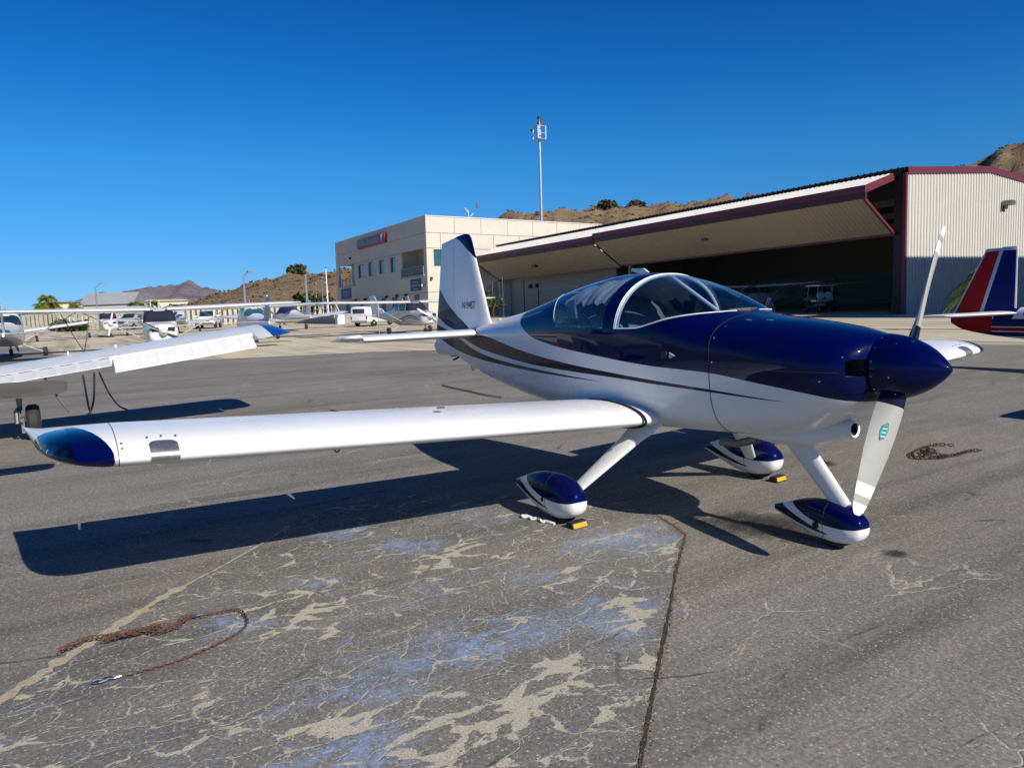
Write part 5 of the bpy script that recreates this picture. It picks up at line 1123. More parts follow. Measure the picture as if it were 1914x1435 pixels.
for s in (1, -1):
    af0 = airfoil(14, .145, .02, 0, .78); mb = MB()
    def psec(y, af, xl=.78, c=1.60, k=1.): return [(xl-u*c, s*y, zz(y)-.02*u+h*c*k) for u, h in af]
    mb.loft([psec(y, af0) for y in (.3, 1.0, 2.1, 3.2, 4.15)])
    w_ = mb.build('wing', [M['bgwhite']], PW, 40)
    AFu = airfoil(14, .145, .02); mb = MB(); secs = []
    for y, xl, c, k in ((4.155, .78, 1.60, 1), (4.35, .775, 1.585, 1), (4.5, .74, 1.52, .92), (4.6, .66, 1.38, .75), (4.66, .54, 1.18, .52), (4.69, .36, .85, .25)): secs.append(psec(y, AFu, xl, c, k))
    mb.loft(secs); v, f = np.array(mb.v), mb.f; fb = lambda x, y, z: np.abs(y)-4.36-.10*(x+.8)*(x+.8)*.35; v, f = cut(v, f, fb); q = centroids(v, f)
    part_from(v, f, np.ones(len(f), bool), np.where(fb(*q.T) > 0, 1, 0), 'wing_tip', [M['bgwhite'], M['tipblue']], w_, 50)
    # corrugated flap and drooped aileron
    def surf(nm, y0, y1, droop, c0=.79):
        a = R(droop); xh = .78-c0*1.6; mb = MB(); secs = []; n_ = int((y1-y0)/.055)
        for i in range(n_+1):
            y = y0+(y1-y0)*i/n_; h_ = zz(y)-.02*c0; cor = (0, 0, .012, 0)[i % 4]; L = (1-c0)*1.6+.03
            pts = [(0, .055), (.02, .062), (L*.98, .006), (L, 0), (L*.98, -.006), (.02, -.052)]; S = []
            for j, (d, hh) in enumerate(pts):
                hh = hh+(cor if j in (1, 2) else 0)*(1-.4*d/L); S.append((xh-d*math.cos(a)+hh*math.sin(a)*-1, s*y, h_-d*math.sin(a)+hh*math.cos(a)))
            secs.append(S)
        mb.loft(secs); return mb.build(nm, [M['bgwhite']], w_, 0)
    surf('flap', .62, 2.26, 4); surf('aileron', 2.30, 4.12, 20)
    mb = MB(); mb.tube([(.78-.785*1.6, s*.6, zz(.6)+.045), (.78-.785*1.6, s*2.26, zz(2.26)+.045)], .006, 5); mb.build('flap_gap', [M['gap']], w_)
    mb = MB(); mb.tube([(.35, s*1.8, zz(1.8)+.14), (.35, s*1.8, zz(1.8)+.19)], .012, 6); mb.tube([(.38, s*2.4, zz(2.4)+.14), (.38, s*2.4, zz(2.4)+.17)], .02, 6); mb.build('wing_fitting', [M['bgwhite']], w_)
    wh = wheel(PW, -.02, s*1.32, .235, .085, 'main_wheel')
    mb = MB(); mb.tube([(-.02, s*1.18, .85), (-.02, s*1.18, .56), (-.02, s*1.18, .40)], [.035, .035, .025], 10); mb.tube([(-.02, s*1.18, .44), (-.14, s*1.14, .40), (-.16, s*1.14, .26), (-.02, s*1.2, .22)], [(.03, .03)]*4, 8); mb.tube([(.04, s*1.18, .60), (.12, s*1.18, .45), (.03, s*1.18, .36)], .012, 6); mb.box((.0, s*1.20, .2), (.18, .04, .2)); mb.build('gear_leg', [M['dsteel']], PW)
    mb = MB(); mb.tube([(-.2, s*1.5, .82), (-.42, s*1.66, .50), (-.52, s*1.73, .38)], [.018, .014, .010], 8); mb.build('tow_fitting', [M['dsteel']], PW)
    a = R(15); st = airfoil(12, .1, 0, 0, 1); mb = MB(); secs = []; xh = -3.72
    for y, xl, c, k in ((.06, -3.45, .74, 1), (.9, -3.45, .74, 1), (1.48, -3.45, .73, 1), (1.60, -3.47, .70, .9), (1.68, -3.52, .60, .7), (1.72, -3.60, .42, .4)):
        secs.append([(xh+(xl-u*c-xh)*math.cos(a)-h*c*k*math.sin(-a), s*y, .955-(xl-u*c-xh)*math.sin(a)+h*c*k*math.cos(a)) for u, h in st])
    mb.loft(secs); STB = mb.build('stabilator', [M['bgwhite']], PW, 50)
    for yy in (.50, .76, 1.02, 1.28):
        mb = MB(); P = []
        for d_, w2 in ((.30, .07), (.52, .07)):
            for sg in (-1, 1):
                c = .73; u = d_; hh = np.interp(u, [.3, .52], [-.050, -.038])*c-.002; xl = -3.45; P.append((xh+(xl-u*c-xh)*math.cos(a)-hh*math.sin(-a), s*(yy+sg*w2), .955-(xl-u*c-xh)*math.sin(a)+hh*math.cos(a)))
        mb.add([P[0], P[1], P[3], P[2]], [(0, 1, 2, 3)]); mb.build('stiffener_panel', [M['grey']], STB, 0)
    if s > 0: pass
vfin(PW, 'fin', [(1.05, -3.1, -3.85, .05), (1.3, -3.35, -3.9, .045), (2.12, -3.85, -4.1, .03)], [M['bgwhite']], FA); vfin(PW, 'rudder', [(1.0, -3.88, -4.3, .04), (2.12, -4.12, -4.45, .02)], [M['bgwhite']], RA)
mb = MB(); mb.tube([(1.7, 0, .7), (1.75, 0, .2)], .035, 8); mb.build('nose_leg', [M['dsteel']], PW); wheel(PW, 1.75, 0, .19, .07, 'nose_wheel'); prop(PW, 2.36, 1.0, .92, .4, 'darkgrey', 'bgwhite')

# ---- red and blue tail at the right edge
MT = thing('low_wing_aircraft', 'aeroplane at the right edge with dark red rudder and blue upright tail fin', 'aeroplane', (1.0, 11.15, 0), 0)
V, F = shell([(2.9, .30, .75, .98, 1.2, 2.4, 2.4), (2.6, .46, .62, .98, 1.28, 2.8, 2.5), (1.6, .54, .55, 1.0, 1.34, 3.4, 2.8), (1.2, .55, .55, 1.0, 1.40, 3.6, 3), (.5, .55, .54, 1.05, 1.78, 4, 3), (-.4, .54, .54, 1.05, 1.78, 4, 2.8), (-1.4, .44, .54, 1.0, 1.52, 3.4, 2.4), (-2.4, .31, .54, .95, 1.34, 3, 2.3), (-3.4, .20, .54, .90, 1.20, 2.6, 2.3), (-4.0, .14, .58, .88, 1.14, 2.4, 2.3), (-4.6, .08, .66, .88, 1.08, 2.4, 2.2), (-4.95, .05, .74, .88, 1.03, 2.2, 2.2), (-5.16, .02, .86, .92, .99, 2.2, 2.2)], 6, 36)
E1 = lambda x: .91-.018*(x+4); pc = lambda x, y, z: x+3.97-.25*np.clip((z-1.0)*2, -.2, .3)
fs_ = [lambda x, y, z: z-(.985+.02*(x+4)*0), lambda x, y, z: z-.945, lambda x, y, z: z-.80, lambda x, y, z: z-.785, lambda x, y, z: z-.715, lambda x, y, z: z-.70, lambda x, y, z: z-.615, lambda x, y, z: x+4.36-.05*(z-.8), lambda x, y, z: x+4.34-.05*(z-.8), pc]
for c in fs_: V, F = cut(V, F, c)
x, y, z = centroids(V, F).T; m = np.zeros(len(F), int)
fwd = x > -4.34; m[(z < .945) & (z > .80)] = 2; m[(z < .785) & (z > .715)] = 1; m[(z < .70) & (z > .615)] = 2; m[(z > .70) & (x < -4.36)] = 1; m[(z > .945) & (pc(x, y, z) < 0) & fwd] = 2
gl = (z > 1.36) & (x < 1.15) & (x > -.9) & (z < 1.72)
part_from(V, F, ~gl, m, 'fuselage', [M['white'], M['red'], M['blue']], MT, 40); part_from(V, F, gl, None, 'cabin_windows', [M['tglass']], MT, 40)
FS = (airfoil(10, .1, 0, 0, .55), 0, .55)
def mfin(nm, rows, af, fcuts, cls, mats):
    mb = MB(); mb.loft([[(xa+(xb-xa)*(u-af[1])/(af[2]-af[1]), h/.05*tk, zz) for u, h in af[0]] for zz, xa, xb, tk in rows]); v, f = np.array(mb.v), mb.f
    for c in fcuts: v, f = cut(v, f, c)
    return part_from(v, f, np.ones(len(f), bool), cls(*centroids(v, f).T), nm, mats, MT, 40)
hx = lambda z: -4.60+(z-1.0)*.275; tx = lambda z: -5.14+(z-1.0)*.475
f1 = lambda x, y, z: z-2.21; f2 = lambda x, y, z: x+4.01; f3 = lambda x, y, z: x-hx(z)-.035
mfin('fin', [(.98, -3.98, hx(.98), .05), (1.5, -3.985, hx(1.5), .045), (2.20, -3.99, hx(2.2), .035), (2.275, -4.0, hx(2.27), .02)], FS, [f1, f2, f3], lambda x, y, z: np.where((z < 2.21) & (x < -4.01) & (f3(x, y, z) > 0), 2, 0), [M['silver'], M['red'], M['blue']])
g1 = lambda x, y, z: x-tx(z)-.03; g2 = lambda x, y, z: hx(z)-.03-x
mfin('rudder', [(.98, hx(.98)-.004, tx(.98), .045), (1.5, hx(1.5)-.004, tx(1.5), .04), (2.20, hx(2.2)-.004, tx(2.2), .03), (2.262, hx(2.26)-.004, tx(2.26), .015)], (airfoil(6, .1, 0, .5, 1.), .5, 1.), [f1, g1, g2], lambda x, y, z: np.where((z < 2.21) & (g1(x, y, z) > 0) & (g2(x, y, z) > 0), 1, 0), [M['silver'], M['red'], M['blue']])
for s in (1, -1):
    lift(MT, 'horizontal_stabilizer', [(s*.08, 1.045, -3.92, .98, 1), (s*1.7, 1.06, -4.16, .70, 1), (s*1.84, 1.062, -4.26, .5, .5)], [M['white']], .085, 0, 12, 0, 1)
    lift(MT, 'wing', [(s*.4, .72, .95, 1.55, 1), (s*4.9, 1.0, .82, .98, 1), (s*5.2, 1.04, .66, .74, .7), (s*5.35, 1.06, .4, .4, .3)], [M['white']], .13, .02, 12)
    wheel(MT, .1, s*1.35, .2, .075); mb = MB(); mb.tube([(.1, s*1.27, .7), (.1, s*1.27, .2)], .04, 8); mb.build('gear_leg', [M['dsteel']], MT)
mb = MB(); mb.tube([(2.2, 0, .7), (2.25, 0, .18)], .035, 8); mb.build('nose_leg', [M['dsteel']], MT); wheel(MT, 2.25, 0, .18, .065, 'nose_wheel'); prop(MT, 2.88, .99, .93, .7, 'darkgrey', 'white')
P, Fq = text_geo('N20M', .085, bold=.006); mb = MB()
def msurf(xx, zz_):
    f = [pchip([-5.16, -4.95, -4.6, -4.0, -3.4, -2.4], q) for q in ([.02, .05, .08, .14, .20, .31], [.99, 1.03, 1.08, 1.14, 1.20, 1.34])]; w_ = float(f[0](xx)); zt = float(f[1](xx)); zm = .89+.02*(xx+4)
    return w_*max(0, 1-min(abs((zz_-zm)/(zt-zm)), 1)**2.3)**(1/2.3)
mb.add([(-3.80+a, -msurf(-3.80+a, 1.0+b)-.004, 1.0+b) for a, b in P], Fq); mb.build('registration_lettering', [M['decal']], MT, 0)
mb = MB(); mb.tube([V3(-3.35+.05*math.cos(a), 0, .50+.03*math.sin(a)) for a in np.linspace(0, 6.283, 13)], .008, 5); mb.build('tie_down_ring', [M['dsteel']], MT)

# ---- aircraft and gear inside the hangar
high_wing('dark-nosed high-wing aeroplane with pale wing struts inside the open hangar', (-36.5, 43.5, 0), hd(-80), None, body='bgwhite', dark_cowl=True, blade='darkgrey', spin='darkgrey', pang=.4, zs=1.0, name='high_wing_aircraft', fin='grey')
high_wing('high-wing aeroplane deep in the hangar behind the dark-nosed one', (-41, 57, 0), hd(-75), None, body='grey', blade='darkgrey', spin='darkgrey', zs=1.0, fin='grey')
low_wing('low-wing aeroplane standing at the right rear of the hangar', (-25.5, 55, 0), hd(-70), None, body='grey', windows='tglass', finm='darkgrey')
# ================================================================== street furniture, plants, vehicles, chains
def gpt(px, py, d):
    """point at plan distance d along a bearing"""
    return V3(*at(px, py, d))
def gz(px, d): q = at(px, 600, d); return V3(q[0], q[1], 0)
# --- flood-light mast behind the office
MA = thing('floodlight_mast', 'very tall pale steel mast with floodlight cage rising behind the office roof', 'light mast', tuple(gz(1015, 122)))
H_ = hgt(1014, 222, 122); MA.rotation_euler = (R(-1.1), R(-.9), 0); MA.location = gz(1021, 122)
mb = MB(); mb.tube([(0, 0, -1), (0, 0, H_*.42), (0, 0, H_*.421), (0, 0, H_-1)], [.30, .27, .24, .20], 12); mb.build('mast_pole', [M['galv']], MA)
cg = MB()
for a in range(4):
    c_, s_ = (1, 1, -1, -1)[a], (1, -1, -1, 1)[a]; c2, s2 = (1, -1, -1, 1)[a], (-1, -1, 1, 1)[a]
    for z in (-4.2, -3.3, -2.2): cg.cyl((c_*.72, s_*.72, H_+z), (c2*.72, s2*.72, H_+z), .06, 5)
    cg.cyl((c_*.72, s_*.72, H_-4.2), (c_*.72, s_*.72, H_-2.2), .06, 5)
cg.bx(-.72, .72, -.72, .72, H_-4.25, H_-4.15); cg.build('service_cage', [M['galv']], MA, 0)
for i, (x, y, z) in enumerate(((-1.2, -.5, -2.6), (.15, .4, -1.3), (.5, -.3, -1.0), (-.3, .2, -1.6))):
    mb = MB(); mb.box((x, y, H_+z), (.6, .45, .4), 0, np.array(Matrix.Rotation(.5, 3, 'Y'))); mb.cyl((x, y, H_+z), (x*.3, y*.3, H_-2.1), .05, 5); mb.build('floodlight', [M['dsteel']], MA, 0)
def light_pole(label, px, top, d, arm=1.2, r=.10):
    t = thing('street_lamp', label, 'street lamp', tuple(gz(px, d)), 0, 'lamp poles along the field edge'); h = hgt(px, top, d)
    mb = MB(); mb.tube([(0, 0, 0), (0, 0, h)], [r*1.4, r*.8], 8); mb.build('pole', [M['galv']], t)
    mb = MB(); a = np.array(RDIR)*arm; mb.tube([(0, 0, h-.15), tuple(a*.6+V3(0, 0, h+.35)), tuple(a+V3(0, 0, h+.45))], r*.5, 6); mb.build('arm', [M['galv']], t)
    mb = MB(); mb.box(tuple(a*1.1+V3(0, 0, h+.45)), (.75, .75, .16)); mb.build('lamp_head', [M['dsteel']], t, 0)
light_pole('thin street lamp standing before the long cream hangar at left', 193, 536, 112, 1.1)
light_pole('tall pale street lamp in front of the brown hill, left one', 468, 516, 92, .8, .13)
light_pole('pale street lamp in front of the brown hill, just left of the flag', 583, 514, 88, .25, .13)
FL = thing('flagpole', 'pale flagpole with limp red and white flag beside the office building', 'flagpole', tuple(gz(621, 82)))
h = hgt(620, 503, 82); mb = MB(); mb.tube([(0, 0, 0), (0, 0, h)], [.07, .04], 8); mb.build('pole', [M['wstrip']], FL); mb = MB(); mb.lathe([(h, .04), (h+.08, .09), (h+.16, .03)], (0, 0, 0), 'z', 8); mb.build('finial', [M['steel']], FL)
mb = MB(); secs = []
for i in range(12):
    z = h-.15-i*.26; w_ = .16+.16*math.sin(i*.5+.4); secs.append([(-.05, .02, z), (-.10-w_*.5, .12*math.sin(i), z-.1), (-.10-w_, -.1*math.sin(i*.8), z-.2), (-.1-w_*.5, .12*math.sin(i)+.05, z-.1)])
mb.loft(secs); mb.m = [1 if (k//4) % 2 else 0 for k in range(len(mb.f))]; mb.build('flag', [M['wstrip'], mat('faded_red_cloth', (.45, .10, .09), .9)], FL, 40)
for px, d, h1 in ((600, 90, 4.4), (612, 86, 4.9)):
    t = thing('post', 'slim dark post between the flagpole and the brown hill, %s one' % ('left' if px == 600 else 'right'), 'post', tuple(gz(px, d))); mb = MB(); mb.cyl((0, 0, 0), (0, 0, h1), .07, 6); mb.box((0, 0, h1), (.5, .2, .15)); mb.build('post_shaft', [M['dsteel']], t, 0)
# --- fences
def fence(label, p0, p1, h, pitch, w_, m, gapf=True):
    a, b = V3(*p0), V3(*p1); L = np.linalg.norm(b-a); t = thing('fence', label, 'fence', tuple(a), math.atan2((b-a)[1], (b-a)[0]))
    n_ = int(L/pitch); mb = MB(); rg = random.Random(int(L*10))
    for i in range(n_): x = i*pitch; hh = h*rg.uniform(.97, 1.02); mb.bx(x, x+w_, -.03, .03, .05, hh)
    stuff(mb.build('slats', [M[m]], t, 0))
    for z in (.35, h*.8): mb = MB(); mb.bx(0, L, .03, .09, z, z+.1); mb.build('rail', [M['dsteel']], t, 0)
    for i in range(int(L/3)+1): mb = MB(); mb.cyl((i*3., .12, 0), (i*3., .12, h+.1), .05, 6); mb.build('fence_post', [M['dsteel']], t)
    return t
M['slat'] = mat('weathered_slats', (.34, .31, .25), .9, noise=.3, nscale=1.5); M['paleslat'] = mat('cream_slats', (.58, .55, .42), .9, noise=.12, nscale=2)
fence('weathered slat fence behind the parked aeroplanes at far left', gz(-40, 100), gz(300, 97), 2.1, .42, .30, 'slat')
fence('cream paled fence between the tied-down aeroplanes and the access ramp', gz(300, 96), gz(622, 88), 2.2, .62, .34, 'paleslat')
for i, (px, d, r) in enumerate(((118, 98, 1.0), (128, 98, 1.2), (139, 98.5, 1.1), (150, 98, 1.25), (160, 98, .9))):
    shrub(('grey-green shrub against the slat fence, %s of the row of five' % ('leftmost', 'second from left', 'middle', 'second from right', 'rightmost')[i]), tuple(gz(px, d-1.5)), r, 160, .22, .9, group='shrubs along the slat fence', m='shrubgreen', stem=False)
shrub('dark green rounded tree at the far left edge behind the aeroplanes', tuple(gz(6, 118)+V3(0, 0, .4)), 2.3, 300, cat='tree', name='broadleaf_tree')
for i, (px, d, r) in enumerate(((578, 90, 1.5), (590, 91, 1.9), (602, 89, 1.4), (612, 90, 1.6))):
    shrub(('yellow-green shrub in the bank below the flag, %s of four' % ('leftmost', 'second from left', 'second from right', 'rightmost')[i]), tuple(gz(px, d)+V3(0, 0, 1.4)), r, 220, .2, .9, group='shrubs below the flag')
for i, (px, d, r, z) in enumerate(((915, 70, 1.0, .6), (926, 69, 1.25, .9))):
    shrub(('green shrub by the %s of the open hangar' % ('office wall at the left end', 'left door post')[i]), tuple(gz(px, d)+V3(0, 0, z)), r, 240, .2, 1.1, group='shrubs between office and hangar')
# stair rails between office and hangar
SR = thing('stair_rail', 'thin sloping stair handrails between the office and the hangar', 'handrail', tuple(gz(920, 74)), YAW-math.pi/2)
mb = MB()
for k in range(4): mb.tube([(-1.6, .3*k, 2.4+.25*k), (1.4, .3*k, 4.0+.25*k)], .03, 5); mb.cyl((-1.6+k, 0, 0), (-1.6+k, 0, 2.6+.5*k), .03, 5)
mb.build('rail', [M['dsteel']], SR)
# --- palms
M['frond'] = mat('palm_frond', (.20, .24, .03), .6, noise=.35, nscale=2); 
_n = M['frond'].node_tree; _t = _n.nodes.new('ShaderNodeBsdfTranslucent'); _t.inputs[0].default_value = (.32, .36, .04, 1); _x = _n.nodes.new('ShaderNodeMixShader'); _x.inputs[0].default_value = .5
_n.links.new(_n.nodes['Principled BSDF'].outputs[0], _x.inputs[1]); _n.links.new(_t.outputs[0], _x.inputs[2]); _n.links.new(_x.outputs[0], _n.nodes['Material Output'].inputs[0])
M['bark'] = mat('palm_bark', (.16, .12, .08), .95, noise=.3, nscale=6)
def palm(label, base, h, r, nf=20, az=None, group='palms before the far hangars', seed=1, cat='palm tree'):
    t = thing('palm_tree', label, cat, tuple(base), 0, group); rg = random.Random(seed)
    mb = MB(); mb.tube([(0, 0, -.1), (.05, 0, h*.5), (0, .05, h*.97)], [.26, .2, .17], 9); mb.build('trunk', [M['bark']], t)
    mb = MB()
    for i in range(nf):
        a = rg.uniform(*(az or (0, 6.283))); el = rg.uniform(-.15, 1.25); L = r*rg.uniform(.8, 1.15); d = V3(math.cos(a), math.sin(a), 0); P = []
        for k in range(9):
            s = k/8; P.append(V3(0, 0, h)+d*L*s*math.cos(el)*(1-.1*s)+V3(0, 0, L*(s*math.sin(el)-.75*s*s)))
        sd_ = V3(-d[1], d[0], 0)
        for k in range(8):
            for q in (.0, .5):
                c_ = P[k]*(1-q)+P[k+1]*q; T = P[k+1]-P[k]; T /= np.linalg.norm(T); ll = L*.30*math.sin(math.pi*min(.12+(k+q)/8.6, 1))+.05*L
                for sg in (1, -1):
                    tip = c_+sd_*sg*ll*.8+T*ll*.45-V3(0, 0, ll*rg.uniform(.25, .55)); w_ = T*L*.035
                    mb.add([c_-w_, c_+w_, tip], [(0, 1, 2)])
        mb.tube(P, .018*r, 4)
    mb.build('crown', [M['frond']], t, 0); return t
for i, (px, d, h, r) in enumerate(((90, 118, 3.2, 1.7), (101, 120, 4.2, 1.9), (111, 121, 3.3, 1.6), (153, 128, 3.0, 2.0), (263, 150, 3.4, 2.1), (295, 150, 3.6, 2.1))):
    palm(('palm in the clump of three at far left, left one', 'tallest palm, in the middle of the clump at far left', 'palm in the clump of three at far left, right one', 'low palm in front of the long cream hangar', 'palm at the right end of the long cream hangar', 'palm just right of the dark-cover aeroplane tail fin')[i], gz(px, d), h, r, 22, seed=i+2)
palm('small yellow-green palm by the hangar end wall, mostly hidden by the red rudder', gz(1856, 31)+V3(0, 0, 0), 1.72, 1.6, 7, az=(math.pi*1.18, math.pi*1.30), group=None, seed=31)
# --- vehicles
M['carwhite'] = mat('white_car_paint', (.70, .71, .72), .25, coat=.7); M['carsilver'] = mat('silver_car_paint', (.42, .44, .46), .3, metal=.4, coat=.6); M['chrome'] = mat('chrome', (.6, .6, .6), .15, metal=1)
def vehicle(label, loc, rz, kind, paint, cat, name):
    t = thing(name, label, cat, loc, rz)
    def body(rows, nm, m, n=24):
        mb = MB(); mb.loft([[(x, y, z) for y, z in superell(w_, zb, (zb+zt)/2, zt, 5, 5, n)] for x, w_, zb, zt in rows]); return mb.build(nm, [m], t, 45)
    body([(2.55, .72, .42, .92), (2.48, .90, .36, 1.02), (1.6, .95, .34, 1.08), (.9, .96, .34, 1.10), (-2.3, .96, .36, 1.10), (-2.6, .90, .42, 1.06), (-2.64, .75, .5, 1.0)], 'body', M[paint])
    if kind == 'pickup': cab = [(1.15, .80, 1.05, 1.12), (.55, .78, 1.0, 1.74), (.2, .77, 1.0, 1.80), (-.75, .77, 1.0, 1.78), (-.95, .78, 1.0, 1.1)]; g = [(1.02, .72, 1.12, 1.2), (.58, .70, 1.12, 1.66)]
    elif kind == 'camper': cab = [(1.15, .80, 1.05, 1.12), (.55, .78, 1.0, 1.74), (-.4, .78, 1.0, 1.80), (-.45, .92, 1.0, 2.0), (-2.5, .92, 1.0, 1.98), (-2.58, .85, 1.0, 1.9)]
    else: cab = [(1.25, .80, 1.05, 1.12), (.55, .78, 1.0, 1.70), (.1, .77, 1.0, 1.78), (-1.9, .76, 1.0, 1.76), (-2.5, .80, 1.0, 1.12)]
    body(cab, 'cab', M[paint])
    mb = MB(); mb.add([(1.10, -.66, 1.16), (1.10, .66, 1.16), (.62, .60, 1.68), (.62, -.60, 1.68)], [(0, 1, 2, 3)]); 
    for i in range(len(mb.v)): mb.v[i] = (mb.v[i][0]+.04, mb.v[i][1], mb.v[i][2]+.03)
    mb.build('windscreen', [M['tglass']], t, 0)
    for s in (1, -1):
        for a, b in (((.50, -.35), (.42, -.35)), ((-.45, -1.7), (-.45, -1.6))) if kind == 'suv' else (((.50, -.35), (.42, -.35)),):
            mb = MB(); mb.poly([(a[0], s*.80, 1.16), (a[1], s*.80, 1.16), (b[1], s*.785, 1.62), (b[0], s*.785, 1.62)], .03, (0, 1, 0)); mb.build('side_window', [M['tglass']], t, 0)
        for x in (1.6, -1.55): wheel(t, x, s*.86, .36, .12)
        mb = MB(); mb.box((2.5, s*.68, .86), (.1, .36, .18)); mb.build('headlight', [M['lampwhite']], t, 0)
        mb = MB(); mb.box((.75, s*1.02, 1.2), (.12, .2, .16)); mb.build('wing_mirror', [M[paint]], t, 0)
        mb = MB(); mb.box((-2.6, s*.82, .86), (.08, .14, .3)); mb.build('tail_light', [M['red']], t, 0)
    mb = MB(); mb.box((2.53, 0, .80), (.08, .9, .22)); mb.build('grille', [M['gap']], t, 0); mb = MB(); mb.box((2.58, 0, .50), (.14, 1.7, .2)); mb.build('bumper', [M['chrome']], t, 0)
    mb = MB(); mb.box((-2.62, 0, .52), (.16, 1.7, .16)); mb.build('bumper', [M['chrome']], t, 0)
    if kind == 'pickup': mb = MB(); mb.bx(-2.5, -1.0, -.8, .8, 1.06, 1.115); mb.build('load_bed', [M['gap']], t, 0)
    if kind == 'camper': mb = MB(); mb.bx(-2.64, -2.58, -.6, .6, 1.35, 1.75); mb.build('rear_window', [M['tglass']], t, 0)
    return t
vehicle('silver sport-utility vehicle parked by the fence, seen between the parked aeroplanes', tuple(gz(258, 92)), R(-35), 'suv', 'carsilver', 'car', 'parked_car')
vehicle('white pickup facing us by the fence, right of the dark-cover aeroplane', tuple(gz(397, 80)), R(-18), 'pickup', 'carwhite', 'pickup', 'pickup_truck')
vehicle('white pickup with camper shell parked before the office doors', tuple(gz(704, 62)), R(128), 'camper', 'carwhite', 'pickup', 'pickup_truck').scale = (.84, .84, .80)
# --- golf cart, ladder, tool chest in the hangar
GC = thing('golf_cart', 'golf cart with pale double seat standing in the hangar doorway', 'golf cart', (-30.2, 42.8, 0), R(160))
mb = MB(); mb.loft([[(x, y, z) for y, z in superell(w_, zb, (zb+zt)/2, zt, 5, 4, 20)] for x, w_, zb, zt in ((1.25, .4, .35, .7), (1.1, .55, .28, .85), (.5, .58, .25, .5), (.3, .58, .25, .42), (-.2, .6, .25, .72), (-1.1, .6, .3, .78), (-1.3, .5, .4, .7))]); mb.build('body', [M['darkgrey']], GC, 45)
SE = MB(); SE.bx(-.35, .25, -.58, .58, .74, .88); SE = SE.build('seat', [M['bgwhite']], GC, 0)
for s in (1, -1):
    mb = MB(); mb.loft([[(-.42-.05*k, s*.29+.28*math.cos(a), 1.16+.27*math.sin(a)*(1 if math.sin(a) > 0 else .9)) for a in np.linspace(0, 6.283, 19)[:-1]] for k in (0, 1, 2)]); mb.build('seat_back', [M['bgwhite']], SE, 50)
    for x, x2 in ((.75, .55), (-.6, -.55)): mb = MB(); mb.cyl((x, s*.55, .7), (x2, s*.55, 1.86), .022, 6); mb.build('roof_post', [M['galv']], GC)
    for x in (.85, -.8): wheel(GC, x, s*.5, .23, .1)
    mb = MB(); mb.tube([(-.3, s*.6, .86), (-.25, s*.6, 1.08), (.05, s*.6, 1.08), (.1, s*.6, .86)], .02, 6); mb.build('arm_rest', [M['galv']], GC)
mb = MB(); mb.loft([[(x, y, 1.86+.06*h+.03*(1-y*y)) for y in (-.62, -.4, 0, .4, .62)]+[(x, y, 1.83) for y in (.62, .4, 0, -.4, -.62)] for x, h in ((.95, 0), (.6, 1), (-.7, 1), (-1.0, 0))]); mb.build('roof', [M['bgwhite']], GC, 40)
mb = MB(); mb.tube([(.6, .25, .75), (.4, .25, 1.05)], .02, 6); mb.tube([V3(.38, .25, 1.07)+V3(.06*math.cos(a), .16*math.sin(a), .14*math.cos(a)) for a in np.linspace(0, 6.283, 17)], .015, 5); mb.build('steering_wheel', [M['black']], GC)
LD = thing('step_ladder', 'small pale step ladder under the strut of the aeroplane in the hangar', 'ladder', (-33.1, 40.9, 0), R(20))
for s in (1, -1): mb = MB(); mb.cyl((-.3, s*.28, 0), (0, s*.2, 1.15), .03, 6); mb.cyl((.35, s*.28, 0), (0, s*.2, 1.15), .022, 6); mb.build('side_rail', [M['galv']], LD)
for k in range(3): mb = MB(); mb.box((-.22+.08*k, 0, .28+.32*k), (.12, .5-.04*k, .035)); mb.build('step', [M['galv']], LD, 0)
TB = thing('tool_chest', 'small red tool chest beside the right hangar door post', 'tool chest', (-23.0, 40.6, 0)); mb = MB(); mb.bx(-.35, .35, -.25, .25, .08, .55); mb.build('cabinet', [mat('red_cabinet', (.42, .02, .02), .45)], TB, 0)
for k in range(3): mb = MB(); mb.bx(-.31, .31, -.27, -.25, .12+.14*k, .23+.14*k); mb.build('drawer', [bpy.data.materials['red_cabinet']], TB, 0)
# --- chains
def link_mesh(L, W, r, name, n=12, m=5):
    mb = MB(); P = []
    for k in range(n): a = 2*math.pi*k/n; c, s = math.cos(a), math.sin(a); P.append(V3((L/2-W/2)*(1 if c > 0 else -1)*(abs(c) > .3)+W/2*c, W/2*s, 0))
    secs = []
    for i in range(n):
        t = P[(i+1) % n]-P[i-1]; t /= np.linalg.norm(t)+1e-9; u = np.cross((0, 0, 1), t); secs.append([P[i]+u*r*math.cos(2*math.pi*k/m)+V3(0, 0, r*math.sin(2*math.pi*k/m)) for k in range(m)])
    vs = [p for S in secs for p in S]; fs = [(i*m+j, i*m+(j+1) % m, ((i+1) % n)*m+(j+1) % m, ((i+1) % n)*m+j) for i in range(n) for j in range(m)]
    mb.add(vs, fs); o = mb.build(name, [M['rust']], None, 50); me = o.data; bpy.data.objects.remove(o); return me
def resample(P, step):
    P = [np.array(p, float) for p in P]; D = np.concatenate([[0], np.cumsum([np.linalg.norm(b-a) for a, b in zip(P[:-1], P[1:])])]); n = max(2, int(D[-1]/step)); out = []
    F_ = [pchip(D, [p[k] for p in P]) for k in range(3)]
    return [V3(*[float(f(D[-1]*i/n)) for f in F_]) for i in range(n+1)]
LINK = link_mesh(.030, .0175, .0024, 'chain_link')
